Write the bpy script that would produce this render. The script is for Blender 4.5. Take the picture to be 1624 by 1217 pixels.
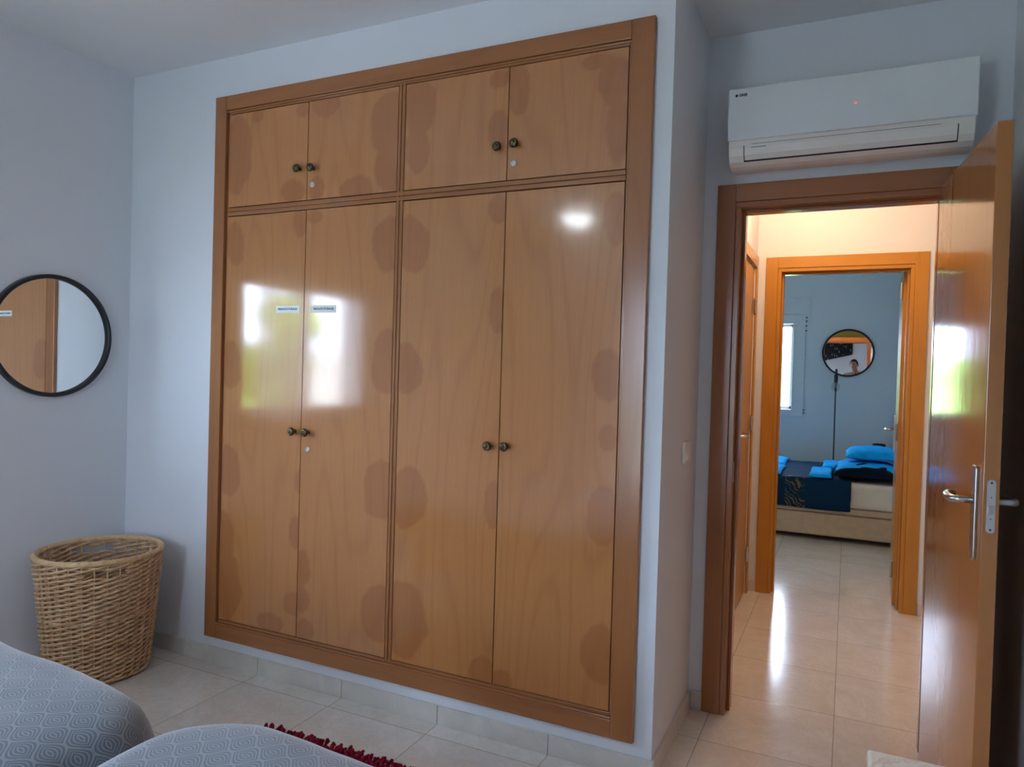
import bpy, bmesh, math, random
from mathutils import Vector, Matrix, noise
random.seed(7)
PI = math.pi
for o in list(bpy.data.objects): bpy.data.objects.remove(o)
SC = bpy.context.scene
COL = SC.collection

# ------------------------------------------------------------------ dimensions (metres)
XL, W, XR, D, E_, F_ = -3.152, 2.3285, -0.548, 2.9324, 4.745, 8.25
XRW, H, YB = 0.477, 2.703, -1.6            # right wall, ceiling, wall behind the camera
CAMZ = 1.3423
T = 0.4527                                  # floor tile

# ------------------------------------------------------------------ camera
cd = bpy.data.cameras.new('camera'); cam = bpy.data.objects.new('camera', cd); COL.objects.link(cam)
R_ = Vector((0.90393, 0.42668, 0.02923)); U_ = Vector((-0.03307, 0.0016, 0.99945)); FW = Vector((-0.4264, 0.9044, -0.01556))
cam.matrix_world = Matrix(((R_.x, U_.x, -FW.x, 0), (R_.y, U_.y, -FW.y, 0), (R_.z, U_.z, -FW.z, CAMZ), (0, 0, 0, 1)))
cd.sensor_width = 36; cd.lens = 1130.9 / 1624 * 36; cd.clip_start = 0.02
SC.camera = cam

# ------------------------------------------------------------------ world, sun, exposure
wd = bpy.data.worlds.new('sky'); SC.world = wd; wd.use_nodes = True
bg = wd.node_tree.nodes['Background']; bg.inputs[0].default_value = (0.64, 0.75, 1.0, 1); bg.inputs[1].default_value = 22.5
sd = bpy.data.lights.new('sun', 'SUN'); sd.energy = 34; sd.color = (1.0, 0.93, 0.82); sd.angle = 0.01
sun = bpy.data.objects.new('sun', sd); COL.objects.link(sun)
sun.rotation_euler = Vector((-0.55, 0.45, -1.0)).to_track_quat('-Z', 'Y').to_euler()
SC.view_settings.view_transform = 'Standard'; SC.view_settings.look = 'None'
SC.view_settings.gamma = 1; SC.view_settings.use_curve_mapping = False
SC.view_settings.exposure = 0.14
SC.cycles.use_denoising = True
SC.cycles.max_bounces = 14; SC.cycles.diffuse_bounces = 8; SC.cycles.glossy_bounces = 6
SC.cycles.transmission_bounces = 8; SC.cycles.transparent_max_bounces = 12
SC.cycles.caustics_reflective = False; SC.cycles.caustics_refractive = False
SC.cycles.sample_clamp_indirect = 6

def area(name, loc, tgt, sx, sy, energy=0, color=(1, 1, 1), portal=False):
    l = bpy.data.lights.new(name, 'AREA'); l.shape = 'RECTANGLE'; l.size = sx; l.size_y = sy; l.energy = energy; l.color = color
    o = bpy.data.objects.new(name, l); COL.objects.link(o); o.location = loc
    o.rotation_euler = (Vector(tgt) - Vector(loc)).to_track_quat('-Z', 'Z').to_euler()
    if portal: l.cycles.is_portal = True
    return o
# daylight openings sampled directly
area('daylight_left', (XL - .2, .96, 1.45), (0, .96, 1.45), 1.20, .86, portal=True)
area('daylight_far', (-1.13, F_ + .2, 1.49), (-1.13, 0, 1.49), 1.16, .92, portal=True)

area('fill_daylight_back', (-1.45, YB - .2, 1.1), (-1.45, 5, 1.1), .6, 2.1, portal=True)  # portal for the back opening that was added as fill

# ------------------------------------------------------------------ node helpers
def newmat(name):
    m = bpy.data.materials.new(name); m.use_nodes = True
    nt = m.node_tree; b = nt.nodes['Principled BSDF']
    return m, nt, b
def N(nt, typ, **kw):
    n = nt.nodes.new('ShaderNode' + typ)
    for k, v in kw.items():
        if hasattr(n, k): setattr(n, k, v)
    return n
def L(nt, a, b): nt.links.new(a, b)
def M(nt, op, a, b=None, c=None, clamp=False):
    n = nt.nodes.new('ShaderNodeMath'); n.operation = op; n.use_clamp = clamp
    for i, v in enumerate((a, b, c)):
        if v is None: continue
        if isinstance(v, (int, float)): n.inputs[i].default_value = v
        else: nt.links.new(v, n.inputs[i])
    return n.outputs[0]
def ramp(nt, fac, stops):
    n = nt.nodes.new('ShaderNodeValToRGB'); r = n.color_ramp
    while len(r.elements) < len(stops): r.elements.new(.5)
    for e, (p, c) in zip(r.elements, stops): e.position = p; e.color = tuple(c) + (1,) if len(c) == 3 else c
    nt.links.new(fac, n.inputs[0]); return n.outputs[0]
def mixc(nt, fac, a, b, mode='MIX'):
    n = nt.nodes.new('ShaderNodeMix'); n.data_type = 'RGBA'; n.blend_type = mode
    for s, v in ((0, fac), (6, a), (7, b)):
        if isinstance(v, (int, float)): n.inputs[s].default_value = v
        elif isinstance(v, tuple): n.inputs[s].default_value = v + (1,) if len(v) == 3 else v
        else: nt.links.new(v, n.inputs[s])
    return n.outputs[2]
def objco(nt, scale=(1, 1, 1), rot=(0, 0, 0)):
    t = nt.nodes.new('ShaderNodeTexCoord'); m = nt.nodes.new('ShaderNodeMapping')
    m.inputs['Scale'].default_value = scale; m.inputs['Rotation'].default_value = rot
    nt.links.new(t.outputs['Object'], m.inputs[0]); return m.outputs[0]
def noi(nt, vec, scale=5, detail=3, rough=.5, dist=0):
    n = nt.nodes.new('ShaderNodeTexNoise'); n.inputs['Scale'].default_value = scale; n.inputs['Detail'].default_value = detail
    n.inputs['Roughness'].default_value = rough; n.inputs['Distortion'].default_value = dist
    nt.links.new(vec, n.inputs['Vector']); return n.outputs['Fac']
def bump(nt, bsdf, h, strength=.2, dist=.01):
    n = nt.nodes.new('ShaderNodeBump'); n.inputs['Strength'].default_value = strength; n.inputs['Distance'].default_value = dist
    nt.links.new(h, n.inputs['Height']); nt.links.new(n.outputs[0], bsdf.inputs['Normal'])
def plain(name, col, rough=.5, metal=0, noise_amt=.06, nscale=30, spec=None, coat=0, bmp=0, sheen=0):
    m, nt, b = newmat(name)
    f = noi(nt, objco(nt), nscale, 3)
    lo = tuple(max(0, c * (1 - noise_amt)) for c in col); hi = tuple(min(1, c * (1 + noise_amt)) for c in col)
    L(nt, ramp(nt, f, [(.3, lo), (.7, hi)]), b.inputs['Base Color'])
    b.inputs['Roughness'].default_value = rough; b.inputs['Metallic'].default_value = metal
    if spec is not None: b.inputs['Specular IOR Level'].default_value = spec
    if coat: b.inputs['Coat Weight'].default_value = coat; b.inputs['Coat Roughness'].default_value = .08
    if sheen: b.inputs['Sheen Weight'].default_value = sheen
    if bmp: bump(nt, b, f, bmp, .002)
    return m
def wood(name, light, dark, axis='Z', across='X', rough=.16, figure=1.0, stain=False, spec=.5):
    """varnished veneer: fine streaks along one axis and cathedral lines across"""
    m, nt, b = newmat(name)
    i = {'X': 0, 'Y': 1, 'Z': 2}
    s = [1.0, 1.0, 1.0]; s[i[axis]] = .045
    v = objco(nt, tuple(s))
    fine = noi(nt, v, 130, 3, .6)
    s2 = [1.0, 1.0, 1.0]; s2[i[axis]] = .11
    v2 = objco(nt, tuple(s2))
    broad = noi(nt, v2, 3.6 , 1.2, .4, .15)
    lines = M(nt, 'SINE', M(nt, 'MULTIPLY', broad, 85.0 * figure))
    lines = M(nt, 'MULTIPLY', M(nt, 'POWER', M(nt, 'MULTIPLY_ADD', lines, .5, .5), 6.0), .15)
    tone = noi(nt, v2, 2.2, 2)
    mid = tuple((a + c) / 2 for a, c in zip(light, dark))
    base = mixc(nt, M(nt, 'MULTIPLY_ADD', tone, .5, .05, clamp=True), light, mid)
    c1 = mixc(nt, M(nt, 'MULTIPLY', M(nt, 'SUBTRACT', fine, .35, clamp=True), .9, clamp=True), base, mid)
    c2 = mixc(nt, lines, c1, dark)
    if stain:
        at = nt.nodes.new('ShaderNodeAttribute'); at.attribute_name = 'stain'
        c2 = mixc(nt, M(nt, 'MULTIPLY', at.outputs['Fac'], .36), c2, tuple(x * y for x, y in zip(dark, (1.0, .90, .84))))
    L(nt, c2, b.inputs['Base Color'])
    b.inputs['Roughness'].default_value = rough
    b.inputs['Specular IOR Level'].default_value = spec
    if stain: b.inputs['Coat Weight'].default_value = .42; b.inputs['Coat Roughness'].default_value = .07; b.inputs['Coat IOR'].default_value = 1.6
    s3 = [1.0, 1.0, 1.0]; s3[i[axis]] = .3
    h = noi(nt, objco(nt, tuple(s3)), 22, 2)
    h2 = M(nt, 'ADD', M(nt, 'MULTIPLY', fine, .06), h)
    bump(nt, b, h2, .06, .003)
    return m

WHITE = (.70, .71, .70)
def wallpaint(name, col):
    m, nt, b = newmat(name)
    v = objco(nt)
    f = noi(nt, v, 2.5, 3); g = noi(nt, v, 260, 2)
    L(nt, ramp(nt, f, [(.3, tuple(c * .97 for c in col)), (.7, col)]), b.inputs['Base Color'])
    b.inputs['Roughness'].default_value = .55; b.inputs['Specular IOR Level'].default_value = .3
    bump(nt, b, g, .12, .002)
    return m
m_wall = wallpaint('wall_paint', (.70, .725, .76))
m_wallblue = wallpaint('far_room_paint', (.74, .76, .77))
m_ceil = wallpaint('ceiling_paint', (.74, .75, .75))

def floor_mat():
    m, nt, b = newmat('floor_tiles')
    tc = nt.nodes.new('ShaderNodeTexCoord'); sp = nt.nodes.new('ShaderNodeSeparateXYZ'); L(nt, tc.outputs['Object'], sp.inputs[0])
    def edge(o, off):
        q = M(nt, 'DIVIDE', M(nt, 'SUBTRACT', o, off - 40 * T), T); fr = M(nt, 'FRACT', q)
        d = M(nt, 'SUBTRACT', .5, M(nt, 'ABSOLUTE', M(nt, 'SUBTRACT', fr, .5)))
        return M(nt, 'MULTIPLY', d, T), M(nt, 'FLOOR', q)
    dx, ix = edge(sp.outputs[0], -.008); dy, iy = edge(sp.outputs[1], 2.690)
    d = M(nt, 'MINIMUM', dx, dy)
    gr = M(nt, 'LESS_THAN', d, .0014)
    cid = nt.nodes.new('ShaderNodeCombineXYZ'); L(nt, ix, cid.inputs[0]); L(nt, iy, cid.inputs[1])
    wn = nt.nodes.new('ShaderNodeTexWhiteNoise'); wn.noise_dimensions = '3D'; L(nt, cid.outputs[0], wn.inputs['Vector'])
    off = nt.nodes.new('ShaderNodeVectorMath'); off.operation = 'MULTIPLY_ADD'
    L(nt, wn.outputs['Color'], off.inputs[0]); off.inputs[1].default_value = (9, 9, 9); L(nt, tc.outputs['Object'], off.inputs[2])
    v = off.outputs[0]
    f = noi(nt, v, 3.0, 6, .6, 1.2); g = noi(nt, v, 9, 5, .65, 2.5)
    c = ramp(nt, f, [(.25, (.68, .64, .58)), (.55, (.77, .74, .69)), (.8, (.83, .81, .77))])
    vein = M(nt, 'POWER', M(nt, 'SUBTRACT', 1.0, M(nt, 'MULTIPLY', M(nt, 'ABSOLUTE', M(nt, 'SUBTRACT', g, .5)), 6.0), clamp=True), 4.0)
    c = mixc(nt, M(nt, 'MULTIPLY', vein, .18), c, (.40, .33, .27))
    c = mixc(nt, M(nt, 'MULTIPLY', wn.outputs['Value'], .12), c, (.55, .47, .38))
    c = mixc(nt, M(nt, 'MULTIPLY', gr, .75), c, (.20, .165, .13))
    L(nt, c, b.inputs['Base Color'])
    L(nt, M(nt, 'MULTIPLY_ADD', f, .10, .10), b.inputs['Roughness'])
    b.inputs['Specular IOR Level'].default_value = .75
    hh = M(nt, 'ADD', M(nt, 'MULTIPLY', M(nt, 'MINIMUM', d, .004), 60.0), M(nt, 'MULTIPLY', noi(nt, v, 14, 3, .55, .8), .35))
    bump(nt, b, hh, .10, .006)
    return m
m_floor = floor_mat()
def base_mat():
    m, nt, b = newmat('baseboard_tile')
    f = noi(nt, objco(nt), 6, 5, .6, 1)
    L(nt, ramp(nt, f, [(.3, (.55, .52, .47)), (.7, (.66, .63, .58))]), b.inputs['Base Color'])
    b.inputs['Roughness'].default_value = .3
    return m
m_base = base_mat()
BL, BD = (.49, .215, .074), (.25, .078, .026)          # varnished beech
m_door = wood('beech_door_veneer', BL, BD, 'Z', stain=True, rough=.11, spec=.6)
m_caseV = wood('beech_trim_upright', (.36, .145, .052), (.18, .058, .020), 'Z', rough=.2, figure=.6)
m_caseH = wood('beech_trim_rail', (.36, .145, .052), (.18, .058, .020), 'X', rough=.2, figure=.7)
m_leaf = wood('beech_door_leaf', (.42, .17, .052), (.24, .085, .026), 'Z', rough=.11, figure=.5)
m_hallV = wood('hall_trim_upright_warmlit', (.50, .235, .035), (.31, .12, .014), 'Z', rough=.25, figure=.6)  # trim wood with the hall lamp's warm light mixed into its colour
m_hallH = wood('hall_trim_rail_warmlit', (.50, .235, .035), (.31, .12, .014), 'X', rough=.25, figure=.6)
m_dark = plain('dark_gap', (.03, .015, .008), .7)
m_chrome = plain('satin_steel', (.55, .54, .52), .28, 1, .04, 80)
m_bronze = plain('antique_bronze', (.11, .085, .045), .3, 1, .5, 220)
m_black = plain('black_frame', (.008, .010, .014), .4, 0, .2, 60)
m_white = plain('white_plastic', (.72, .72, .71), .3, 0, .02, 20)
m_acp = plain('white_gloss_panel', (.70, .73, .75), .16, 0, .02, 8)
m_achouse = plain('warm_lit_plastic', (.74, .70, .66), .38, 0, .02, 12)  # white housing with warm light from the doorway put into its colour
m_slot = plain('vent_shadow', (.012, .012, .014), .8)
m_grey = plain('grey_print', (.25, .26, .28), .6)
m_ink = plain('dark_ink', (.015, .018, .03), .6)
m_paper = plain('white_paper_label', (.74, .78, .80), .35, 0, .03, 120)
def mirror_mat():
    m, nt, b = newmat('mirror_glass'); b.inputs['Base Color'].default_value = (.86, .89, .89, 1)
    b.inputs['Metallic'].default_value = 1; b.inputs['Roughness'].default_value = .004
    return m
m_mirror = mirror_mat()
def glass_mat(name, tint=(.96, .98, .98)):
    m = bpy.data.materials.new(name); m.use_nodes = True; nt = m.node_tree; nt.nodes.clear()
    o = nt.nodes.new('ShaderNodeOutputMaterial'); mx = nt.nodes.new('ShaderNodeMixShader')
    t = nt.nodes.new('ShaderNodeBsdfTransparent'); g = nt.nodes.new('ShaderNodeBsdfGlossy'); fr = nt.nodes.new('ShaderNodeLayerWeight')
    t.inputs[0].default_value = tint + (1,); g.inputs['Roughness'].default_value = .01; fr.inputs[0].default_value = .5
    L(nt, M(nt, 'MULTIPLY_ADD', M(nt, 'POWER', fr.outputs[1], 5.0), .8, .03), mx.inputs[0]); L(nt, t.outputs[0], mx.inputs[1]); L(nt, g.outputs[0], mx.inputs[2]); L(nt, mx.outputs[0], o.inputs[0])
    return m
m_glass = glass_mat('window_glass')
def sheer_mat():
    m = bpy.data.materials.new('sheer_curtain_cloth'); m.use_nodes = True; nt = m.node_tree; nt.nodes.clear()
    o = nt.nodes.new('ShaderNodeOutputMaterial'); mx = nt.nodes.new('ShaderNodeMixShader'); m2 = nt.nodes.new('ShaderNodeMixShader')
    t = nt.nodes.new('ShaderNodeBsdfTransparent'); tr = nt.nodes.new('ShaderNodeBsdfTranslucent'); df = nt.nodes.new('ShaderNodeBsdfDiffuse')
    tr.inputs[0].default_value = (.9, .88, .84, 1); df.inputs[0].default_value = (.85, .85, .84, 1)
    mx.inputs[0].default_value = .35; L(nt, tr.outputs[0], mx.inputs[1]); L(nt, df.outputs[0], mx.inputs[2])
    f = noi(nt, objco(nt, (1, 1, .2)), 120, 2)
    L(nt, M(nt, 'MULTIPLY_ADD', f, .4, .25), m2.inputs[0]); L(nt, t.outputs[0], m2.inputs[1]); L(nt, mx.outputs[0], m2.inputs[2]); L(nt, m2.outputs[0], o.inputs[0])
    return m
def emis(name, col, s):
    m, nt, b = newmat(name); b.inputs['Base Color'].default_value = col + (1,)
    b.inputs['Emission Color'].default_value = col + (1,); b.inputs['Emission Strength'].default_value = s
    return m

# ------------------------------------------------------------------ mesh helpers
ORG = {}
def org(o): return ORG.get(o.name, Vector((0, 0, 0))) if o else Vector((0, 0, 0))
def obj(name, bm, m, parent=None, smooth=False, bevel=0, seg=2, local=False):
    me = bpy.data.meshes.new(name)
    o_ = org(parent)
    if not local and o_.length > 0: bmesh.ops.translate(bm, verts=bm.verts, vec=-o_)
    bmesh.ops.recalc_face_normals(bm, faces=bm.faces)
    bm.to_mesh(me); bm.free()
    for mm in (m if isinstance(m, (list, tuple)) else [m]): me.materials.append(mm)
    if smooth:
        for p in me.polygons: p.use_smooth = True
    o = bpy.data.objects.new(name, me); COL.objects.link(o)
    if parent: o.parent = parent
    ORG[o.name] = o_ if not local else Vector((0, 0, 0))
    if bevel:
        b = o.modifiers.new('bevel', 'BEVEL'); b.width = bevel; b.segments = seg; b.limit_method = 'ANGLE'; b.angle_limit = .6
        b.harden_normals = False
    return o
def tag(o, label, cat, group=None):
    o['label'] = label; o['category'] = cat
    if group: o['group'] = group
    return o
def thing(name, label, cat, loc, group=None, rz=0):
    o = bpy.data.objects.new(name, None); COL.objects.link(o); o.location = loc; o.rotation_euler = (0, 0, rz)
    o.empty_display_size = .05
    ORG[o.name] = Vector(loc) if rz == 0 else Vector((0, 0, 0))
    return tag(o, label, cat, group)
def struct(name, bm, m, **k):
    o = obj(name, bm, m, **k); o['kind'] = 'structure'; return o
def nb(): return bmesh.new()
def box(bm, x0, x1, y0, y1, z0, z1, mi=0):
    v = [bm.verts.new((x, y, z)) for z in (z0, z1) for y in (y0, y1) for x in (x0, x1)]
    for q in ((0, 1, 3, 2), (4, 6, 7, 5), (0, 4, 5, 1), (2, 3, 7, 6), (0, 2, 6, 4), (1, 5, 7, 3)):
        f = bm.faces.new([v[i] for i in q]); f.material_index = mi
    return bm
def B(*a): return box(nb(), *a)
def tube(bm, pts, r, n=8, closed=False, cap=True):
    pts = [Vector(p) for p in pts]; k = len(pts); rings = []
    rr = r if hasattr(r, '__len__') else [r] * k
    up0 = None
    for i, p in enumerate(pts):
        a = pts[(i - 1) % k] if (closed or i > 0) else p; c = pts[(i + 1) % k] if (closed or i < k - 1) else p
        t = (c - a).normalized()
        if up0 is None:
            up0 = Vector((0, 0, 1)) if abs(t.z) < .9 else Vector((1, 0, 0))
        s = t.cross(up0).normalized(); u = s.cross(t).normalized(); up0 = u
        rings.append([bm.verts.new(p + s * math.cos(2 * PI * j / n) * rr[i] + u * math.sin(2 * PI * j / n) * rr[i]) for j in range(n)])
    for i in range(k if closed else k - 1):
        a, c = rings[i], rings[(i + 1) % k]
        for j in range(n): bm.faces.new((a[j], a[(j + 1) % n], c[(j + 1) % n], c[j]))
    if cap and not closed:
        bm.faces.new(rings[0][::-1]); bm.faces.new(rings[-1])
    return bm
def lathe(bm, prof, c, axis=(0, 0, 1), n=24, mod=None):
    """profile of (radius, height) swung about an axis through c"""
    ax = Vector(axis).normalized(); s = ax.orthogonal().normalized(); t = ax.cross(s); c = Vector(c); rings = []
    for r, h in prof:
        if r < 1e-5: rings.append([bm.verts.new(c + ax * h)])
        else:
            rings.append([bm.verts.new(c + ax * h + (s * math.cos(2 * PI * j / n) + t * math.sin(2 * PI * j / n)) * r * (mod(j / n, r, h) if mod else 1)) for j in range(n)])
    for a, b in zip(rings, rings[1:]):
        for j in range(n):
            if len(a) == 1 and len(b) == 1: continue
            if len(a) == 1: bm.faces.new((a[0], b[j], b[(j + 1) % n]))
            elif len(b) == 1: bm.faces.new((a[j], a[(j + 1) % n], b[0]))
            else: bm.faces.new((a[j], a[(j + 1) % n], b[(j + 1) % n], b[j]))
    return bm
def prism(bm, outline, axis, a, b):
    """outline of 2-D points pushed along 'x','y' or 'z' from a to b"""
    def P(u, v, w): return {'x': (w, u, v), 'y': (u, w, v), 'z': (u, v, w)}[axis]
    A = [bm.verts.new(P(u, v, a)) for u, v in outline]; C = [bm.verts.new(P(u, v, b)) for u, v in outline]
    n = len(A)
    bm.faces.new(A); bm.faces.new(C[::-1])
    for i in range(n): bm.faces.new((A[i], A[(i + 1) % n], C[(i + 1) % n], C[i]))
    return bm
def rrect(u0, u1, v0, v1, r, n=5):
    o = []
    for cx, cy, a0 in ((u1 - r, v1 - r, 0), (u0 + r, v1 - r, PI / 2), (u0 + r, v0 + r, PI), (u1 - r, v0 + r, 1.5 * PI)):
        for i in range(n + 1):
            a = a0 + PI / 2 * i / n; o.append((cx + r * math.cos(a), cy + r * math.sin(a)))
    return o
def text_bm(s, size, mat4, extrude=.0004, bold=0):
    c = bpy.data.curves.new('t', 'FONT'); c.body = s; c.size = size; c.extrude = extrude; c.align_x = 'CENTER'; c.align_y = 'CENTER'; c.offset = bold
    o = bpy.data.objects.new('t', c); COL.objects.link(o)
    dg = bpy.context.evaluated_depsgraph_get(); me = bpy.data.meshes.new_from_object(o.evaluated_get(dg))
    bm = nb(); bm.from_mesh(me); bm.transform(mat4)
    bpy.data.objects.remove(o); bpy.data.curves.remove(c); bpy.data.meshes.remove(me)
    return bm

# ================================================================== SHELL
struct('floor', B(-5.0, 2.7, -1.8, 8.5, -.12, 0), m_floor)
struct('ceiling', B(-5.0, 2.7, -1.8, 8.5, H, H + .15), m_ceil)
# wall with the wardrobe opening
bm = nb()
box(bm, XL, -2.53, W, W + .08, 0, H); box(bm, -.665, XR, W, W + .08, 0, H)
box(bm, -2.53, -.665, W, W + .08, 0, .16); box(bm, -2.53, -.665, W, W + .08, 2.49, H)
box(bm, -.665, XR, W + .08, D + .12, 0, H)                       # closet side: the white return wall
box(bm, XL, -.665, D, D + .12, 0, H)
struct('wall_wardrobe', bm, m_wall)
# left wall with window
bm = nb(); y0, y1, z0, z1 = .39, 1.60, 1.02, 1.88
box(bm, XL - .25, XL, YB - .2, y0, 0, H); box(bm, XL - .25, XL, y1, D + .12, 0, H)
box(bm, XL - .25, XL, y0, y1, 0, z0); box(bm, XL - .25, XL, y0, y1, z1, H)
struct('wall_left', bm, m_wall)
# wall behind the camera
bx0, bx1, bz1 = -1.74, -1.16, 2.15  # opening added in this wall to let in fill light
bm = nb()
box(bm, XL, bx0, YB - .25, YB, 0, H); box(bm, bx1, XRW + .1, YB - .25, YB, 0, H); box(bm, bx0, bx1, YB - .25, YB, bz1, H)
struct('wall_back', bm, m_wall)
struct('wall_right', B(XRW, XRW + .12, YB, D + .12, 0, H), m_wall)
# wall with the bedroom door
DX0, DX1, DZ = -.425, .306, 2.04
bm = nb(); box(bm, XR, DX0, D, D + .12, 0, H); box(bm, DX1, XRW, D, D + .12, 0, H); box(bm, DX0, DX1, D, D + .12, DZ, H)
struct('wall_door_side', bm, m_wall)
# hall: left wall with a door opening, far wall with a door opening
HX = -.545
HY0, HY1 = 3.93, 4.66
bm = nb(); box(bm, HX - .1, HX, D + .12, HY0, 0, H); box(bm, HX - .1, HX, HY1, E_, 0, H); box(bm, HX - .1, HX, HY0, HY1, 2.04, H)
box(bm, HX - .14, HX - .1, HY0 - .1, HY1 + .02, 0, 2.1)
struct('wall_hall_left', bm, m_wall)
struct('wall_hall_right', B(1.6, 1.72, D + .12, E_, 0, H), m_wall)
struct('wall_hall_near', B(XRW + .12, 1.72, D, D + .12, 0, H), m_wall)
EX0, EX1 = -.42, .330
bm = nb(); box(bm, HX - .1, EX0, E_, E_ + .12, 0, H); box(bm, EX1, 1.72, E_, E_ + .12, 0, H); box(bm, EX0, EX1, E_, E_ + .12, DZ, H)
struct('wall_hall_far', bm, m_wall)
# far bedroom
FX = .47
struct('wall_far_room_right', B(FX, FX + .12, E_ + .12, F_, 0, H), m_wallblue)
struct('wall_far_room_left', B(-2.72, -2.6, E_ + .12, F_, 0, H), m_wallblue)
struct('wall_far_room_near', B(-2.72, HX - .1, E_, E_ + .12, 0, H), m_wallblue)
bm = nb(); y0, y1 = F_, F_ + .25; wx0, wx1, wz0, wz1 = -1.71, -.551, 1.03, 1.955
box(bm, -2.72, wx0, y0, y1, 0, H); box(bm, wx1, FX + .12, y0, y1, 0, H)
box(bm, wx0, wx1, y0, y1, 0, wz0); box(bm, wx0, wx1, y0, y1, wz1, H)
struct('wall_far_room_window', bm, m_wallblue)

# baseboards: ceramic strips, a joint at every tile
def skirting(name, axis, a, b, c, side, hb=.0725):
    bm = nb(); cuts = [a]
    off = -.008 if axis == 'x' else 2.690
    k = math.ceil((a - off) / T + .02)
    while off + k * T < b - .01: cuts.append(off + k * T); k += 1
    cuts.append(b)
    for p, q in zip(cuts, cuts[1:]):
        lo, hi = (c - .010, c) if side < 0 else (c, c + .010)
        if axis == 'x': box(bm, p + .0012, q - .0012, lo, hi, 0, hb)
        else: box(bm, lo, hi, p + .0012, q - .0012, 0, hb)
    return struct(name, bm, m_base, bevel=.0015)
skirting('baseboard_wardrobe', 'x', XL + .01, XR + .01, W, -1)
skirting('baseboard_left', 'y', YB, W - .01, XL, 1)
skirting('baseboard_return', 'y', W, D - .01, XR, 1)
skirting('baseboard_door_side', 'x', XR + .01, -.49, D, -1)
skirting('baseboard_right', 'y', YB, D, XRW, -1)
skirting('baseboard_hall_far_left', 'x', HX, -.487, E_, -1)
skirting('baseboard_hall_far', 'x', .404, 1.6, E_, -1)
skirting('baseboard_hall_left', 'y', D + .12, HY0 - .07, HX, 1)

# ================================================================== DOOR FRAMES
def doorframe(name, x0, x1, yf, yb, zt, mv, mh, cw=.07, both=True):
    """x0,x1: wall opening; casing on front (yf) and back (yb) faces, lining between, stop bead"""
    bm = nb()
    faces = [(yf - .012, yf)] + ([(yb, yb + .012)] if both else [])
    for a, b in faces:
        box(bm, x0 - cw, x0, a, b, 0, zt + cw); box(bm, x1, x1 + cw, a, b, 0, zt + cw)
    for s, x in ((1, x0), (-1, x1)):
        lo, hi = sorted((x, x + s * .022)); box(bm, lo, hi, yf - .006, yb + .006, 0, zt - .022)
        lo, hi = sorted((x + s * .022, x + s * .034)); box(bm, lo, hi, yf + .045, yb - .02, 0, zt - .022)
    root = struct(name, bm, mv, bevel=.0025)
    bm = nb()
    for a, b in faces: box(bm, x0, x1, a, b, zt, zt + cw)
    box(bm, x0, x1, yf - .006, yb + .006, zt - .022, zt)
    box(bm, x0 + .034, x1 - .034, yf + .045, yb - .02, zt - .034, zt - .022)
    h = obj('head_casing', bm, mh, root, bevel=.0025)
    return root
fr1 = doorframe('trim_1', DX0, DX1, D, D + .12, 2.040, m_caseV, m_caseH)
fr2 = doorframe('trim_2', EX0, EX1, E_, E_ + .12, 2.040, m_hallV, m_hallH)
# strike plate on the near left jamb
sp_ = B(DX0 + .021, DX0 + .0235, D + .010, D + .026, .93, 1.01); obj('strike_plate', sp_, m_chrome, fr1)

def lever(bm, c, out, along, r=.0095):
    """lever handle: neck out from c, bend, bar along, return towards the door"""
    c, out, along = Vector(c), Vector(out), Vector(along)
    p = [c, c + out * .035, c + out * .047 + along * .008, c + out * .050 + along * .022, c + out * .050 + along * .055,
         c + out * .046 + along * .088, c + out * .038 + along * .112, c + out * .022 + along * .121]
    tube(bm, p, [.009, .009, .0105, .0105, .0105, .0105, .010, .009], 10)
    return bm
# near open leaf --------------------------------------------------------------
def leaf(name, hx, hy, ang, lw, z1, label_parts, mleaf, sgn=-1, th=.038, handle=True):
    """door leaf in local coordinates: u along the leaf from the hinge, w thickness to +x side"""
    root = bpy.data.objects.new(name, None); COL.objects.link(root); root.location = (hx, hy, 0); root.rotation_euler = (0, 0, ang)
    root['kind'] = 'structure'; ORG[root.name] = Vector((0, 0, 0))
    a, b = sorted((0, sgn * lw))
    obj('leaf_panel', B(0, th, a, b, .008, z1), mleaf, root, bevel=.0015)
    return root
ANG = .0877; LW = .688
lf = leaf('door_1', .2679, D - .03, ANG, LW, 2.033, None, m_leaf)
# local frame: leaf runs to -y; visible face at x=0 looks to -x
pl = prism(nb(), rrect(-.645, -.603, .872, 1.128, .012), 'x', -.008, 0)
p_ = obj('handle_plate', pl, m_chrome, lf, bevel=.002)
obj('lever_handle', lever(nb(), (-.006, -.624, 1.033), (-1, 0, 0), (0, 1, 0)), m_chrome, lf, smooth=True)
pl = prism(nb(), rrect(-.645, -.603, .872, 1.128, .012), 'x', .038, .046)
obj('handle_plate', pl, m_chrome, lf, bevel=.002)
obj('lever_handle', lever(nb(), (.044, -.624, 1.033), (1, 0, 0), (0, 1, 0)), m_chrome, lf, smooth=True)
fp = prism(nb(), rrect(.009, .029, .958, 1.098, .008), 'y', -.6895, -.687)
fpo = obj('lock_faceplate', fp, m_chrome, lf)
obj('latch_bolt', prism(nb(), [(.013, -.688), (.025, -.688), (.025, -.692), (.013, -.698)], 'z', 1.008, 1.030), m_chrome, fpo)
for z in (1.090, .967): obj('screw', lathe(nb(), [(0, 0), (.0028, 0), (.0028, .001), (0, .001)], (.019, -.6896, z), (0, -1, 0), 10), m_ink, fpo)
for z in (1.052, .995): obj('screw', lathe(nb(), [(0, 0), (.0015, 0), (.0015, .001), (0, .001)], (.019, -.6896, z), (0, -1, 0), 8), m_ink, fpo)
for z in (.25, 1.05, 1.85): obj('hinge', tube(nb(), [(.034, .007, z - .045), (.034, .007, z + .045)], .006, 10), m_chrome, lf)

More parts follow.
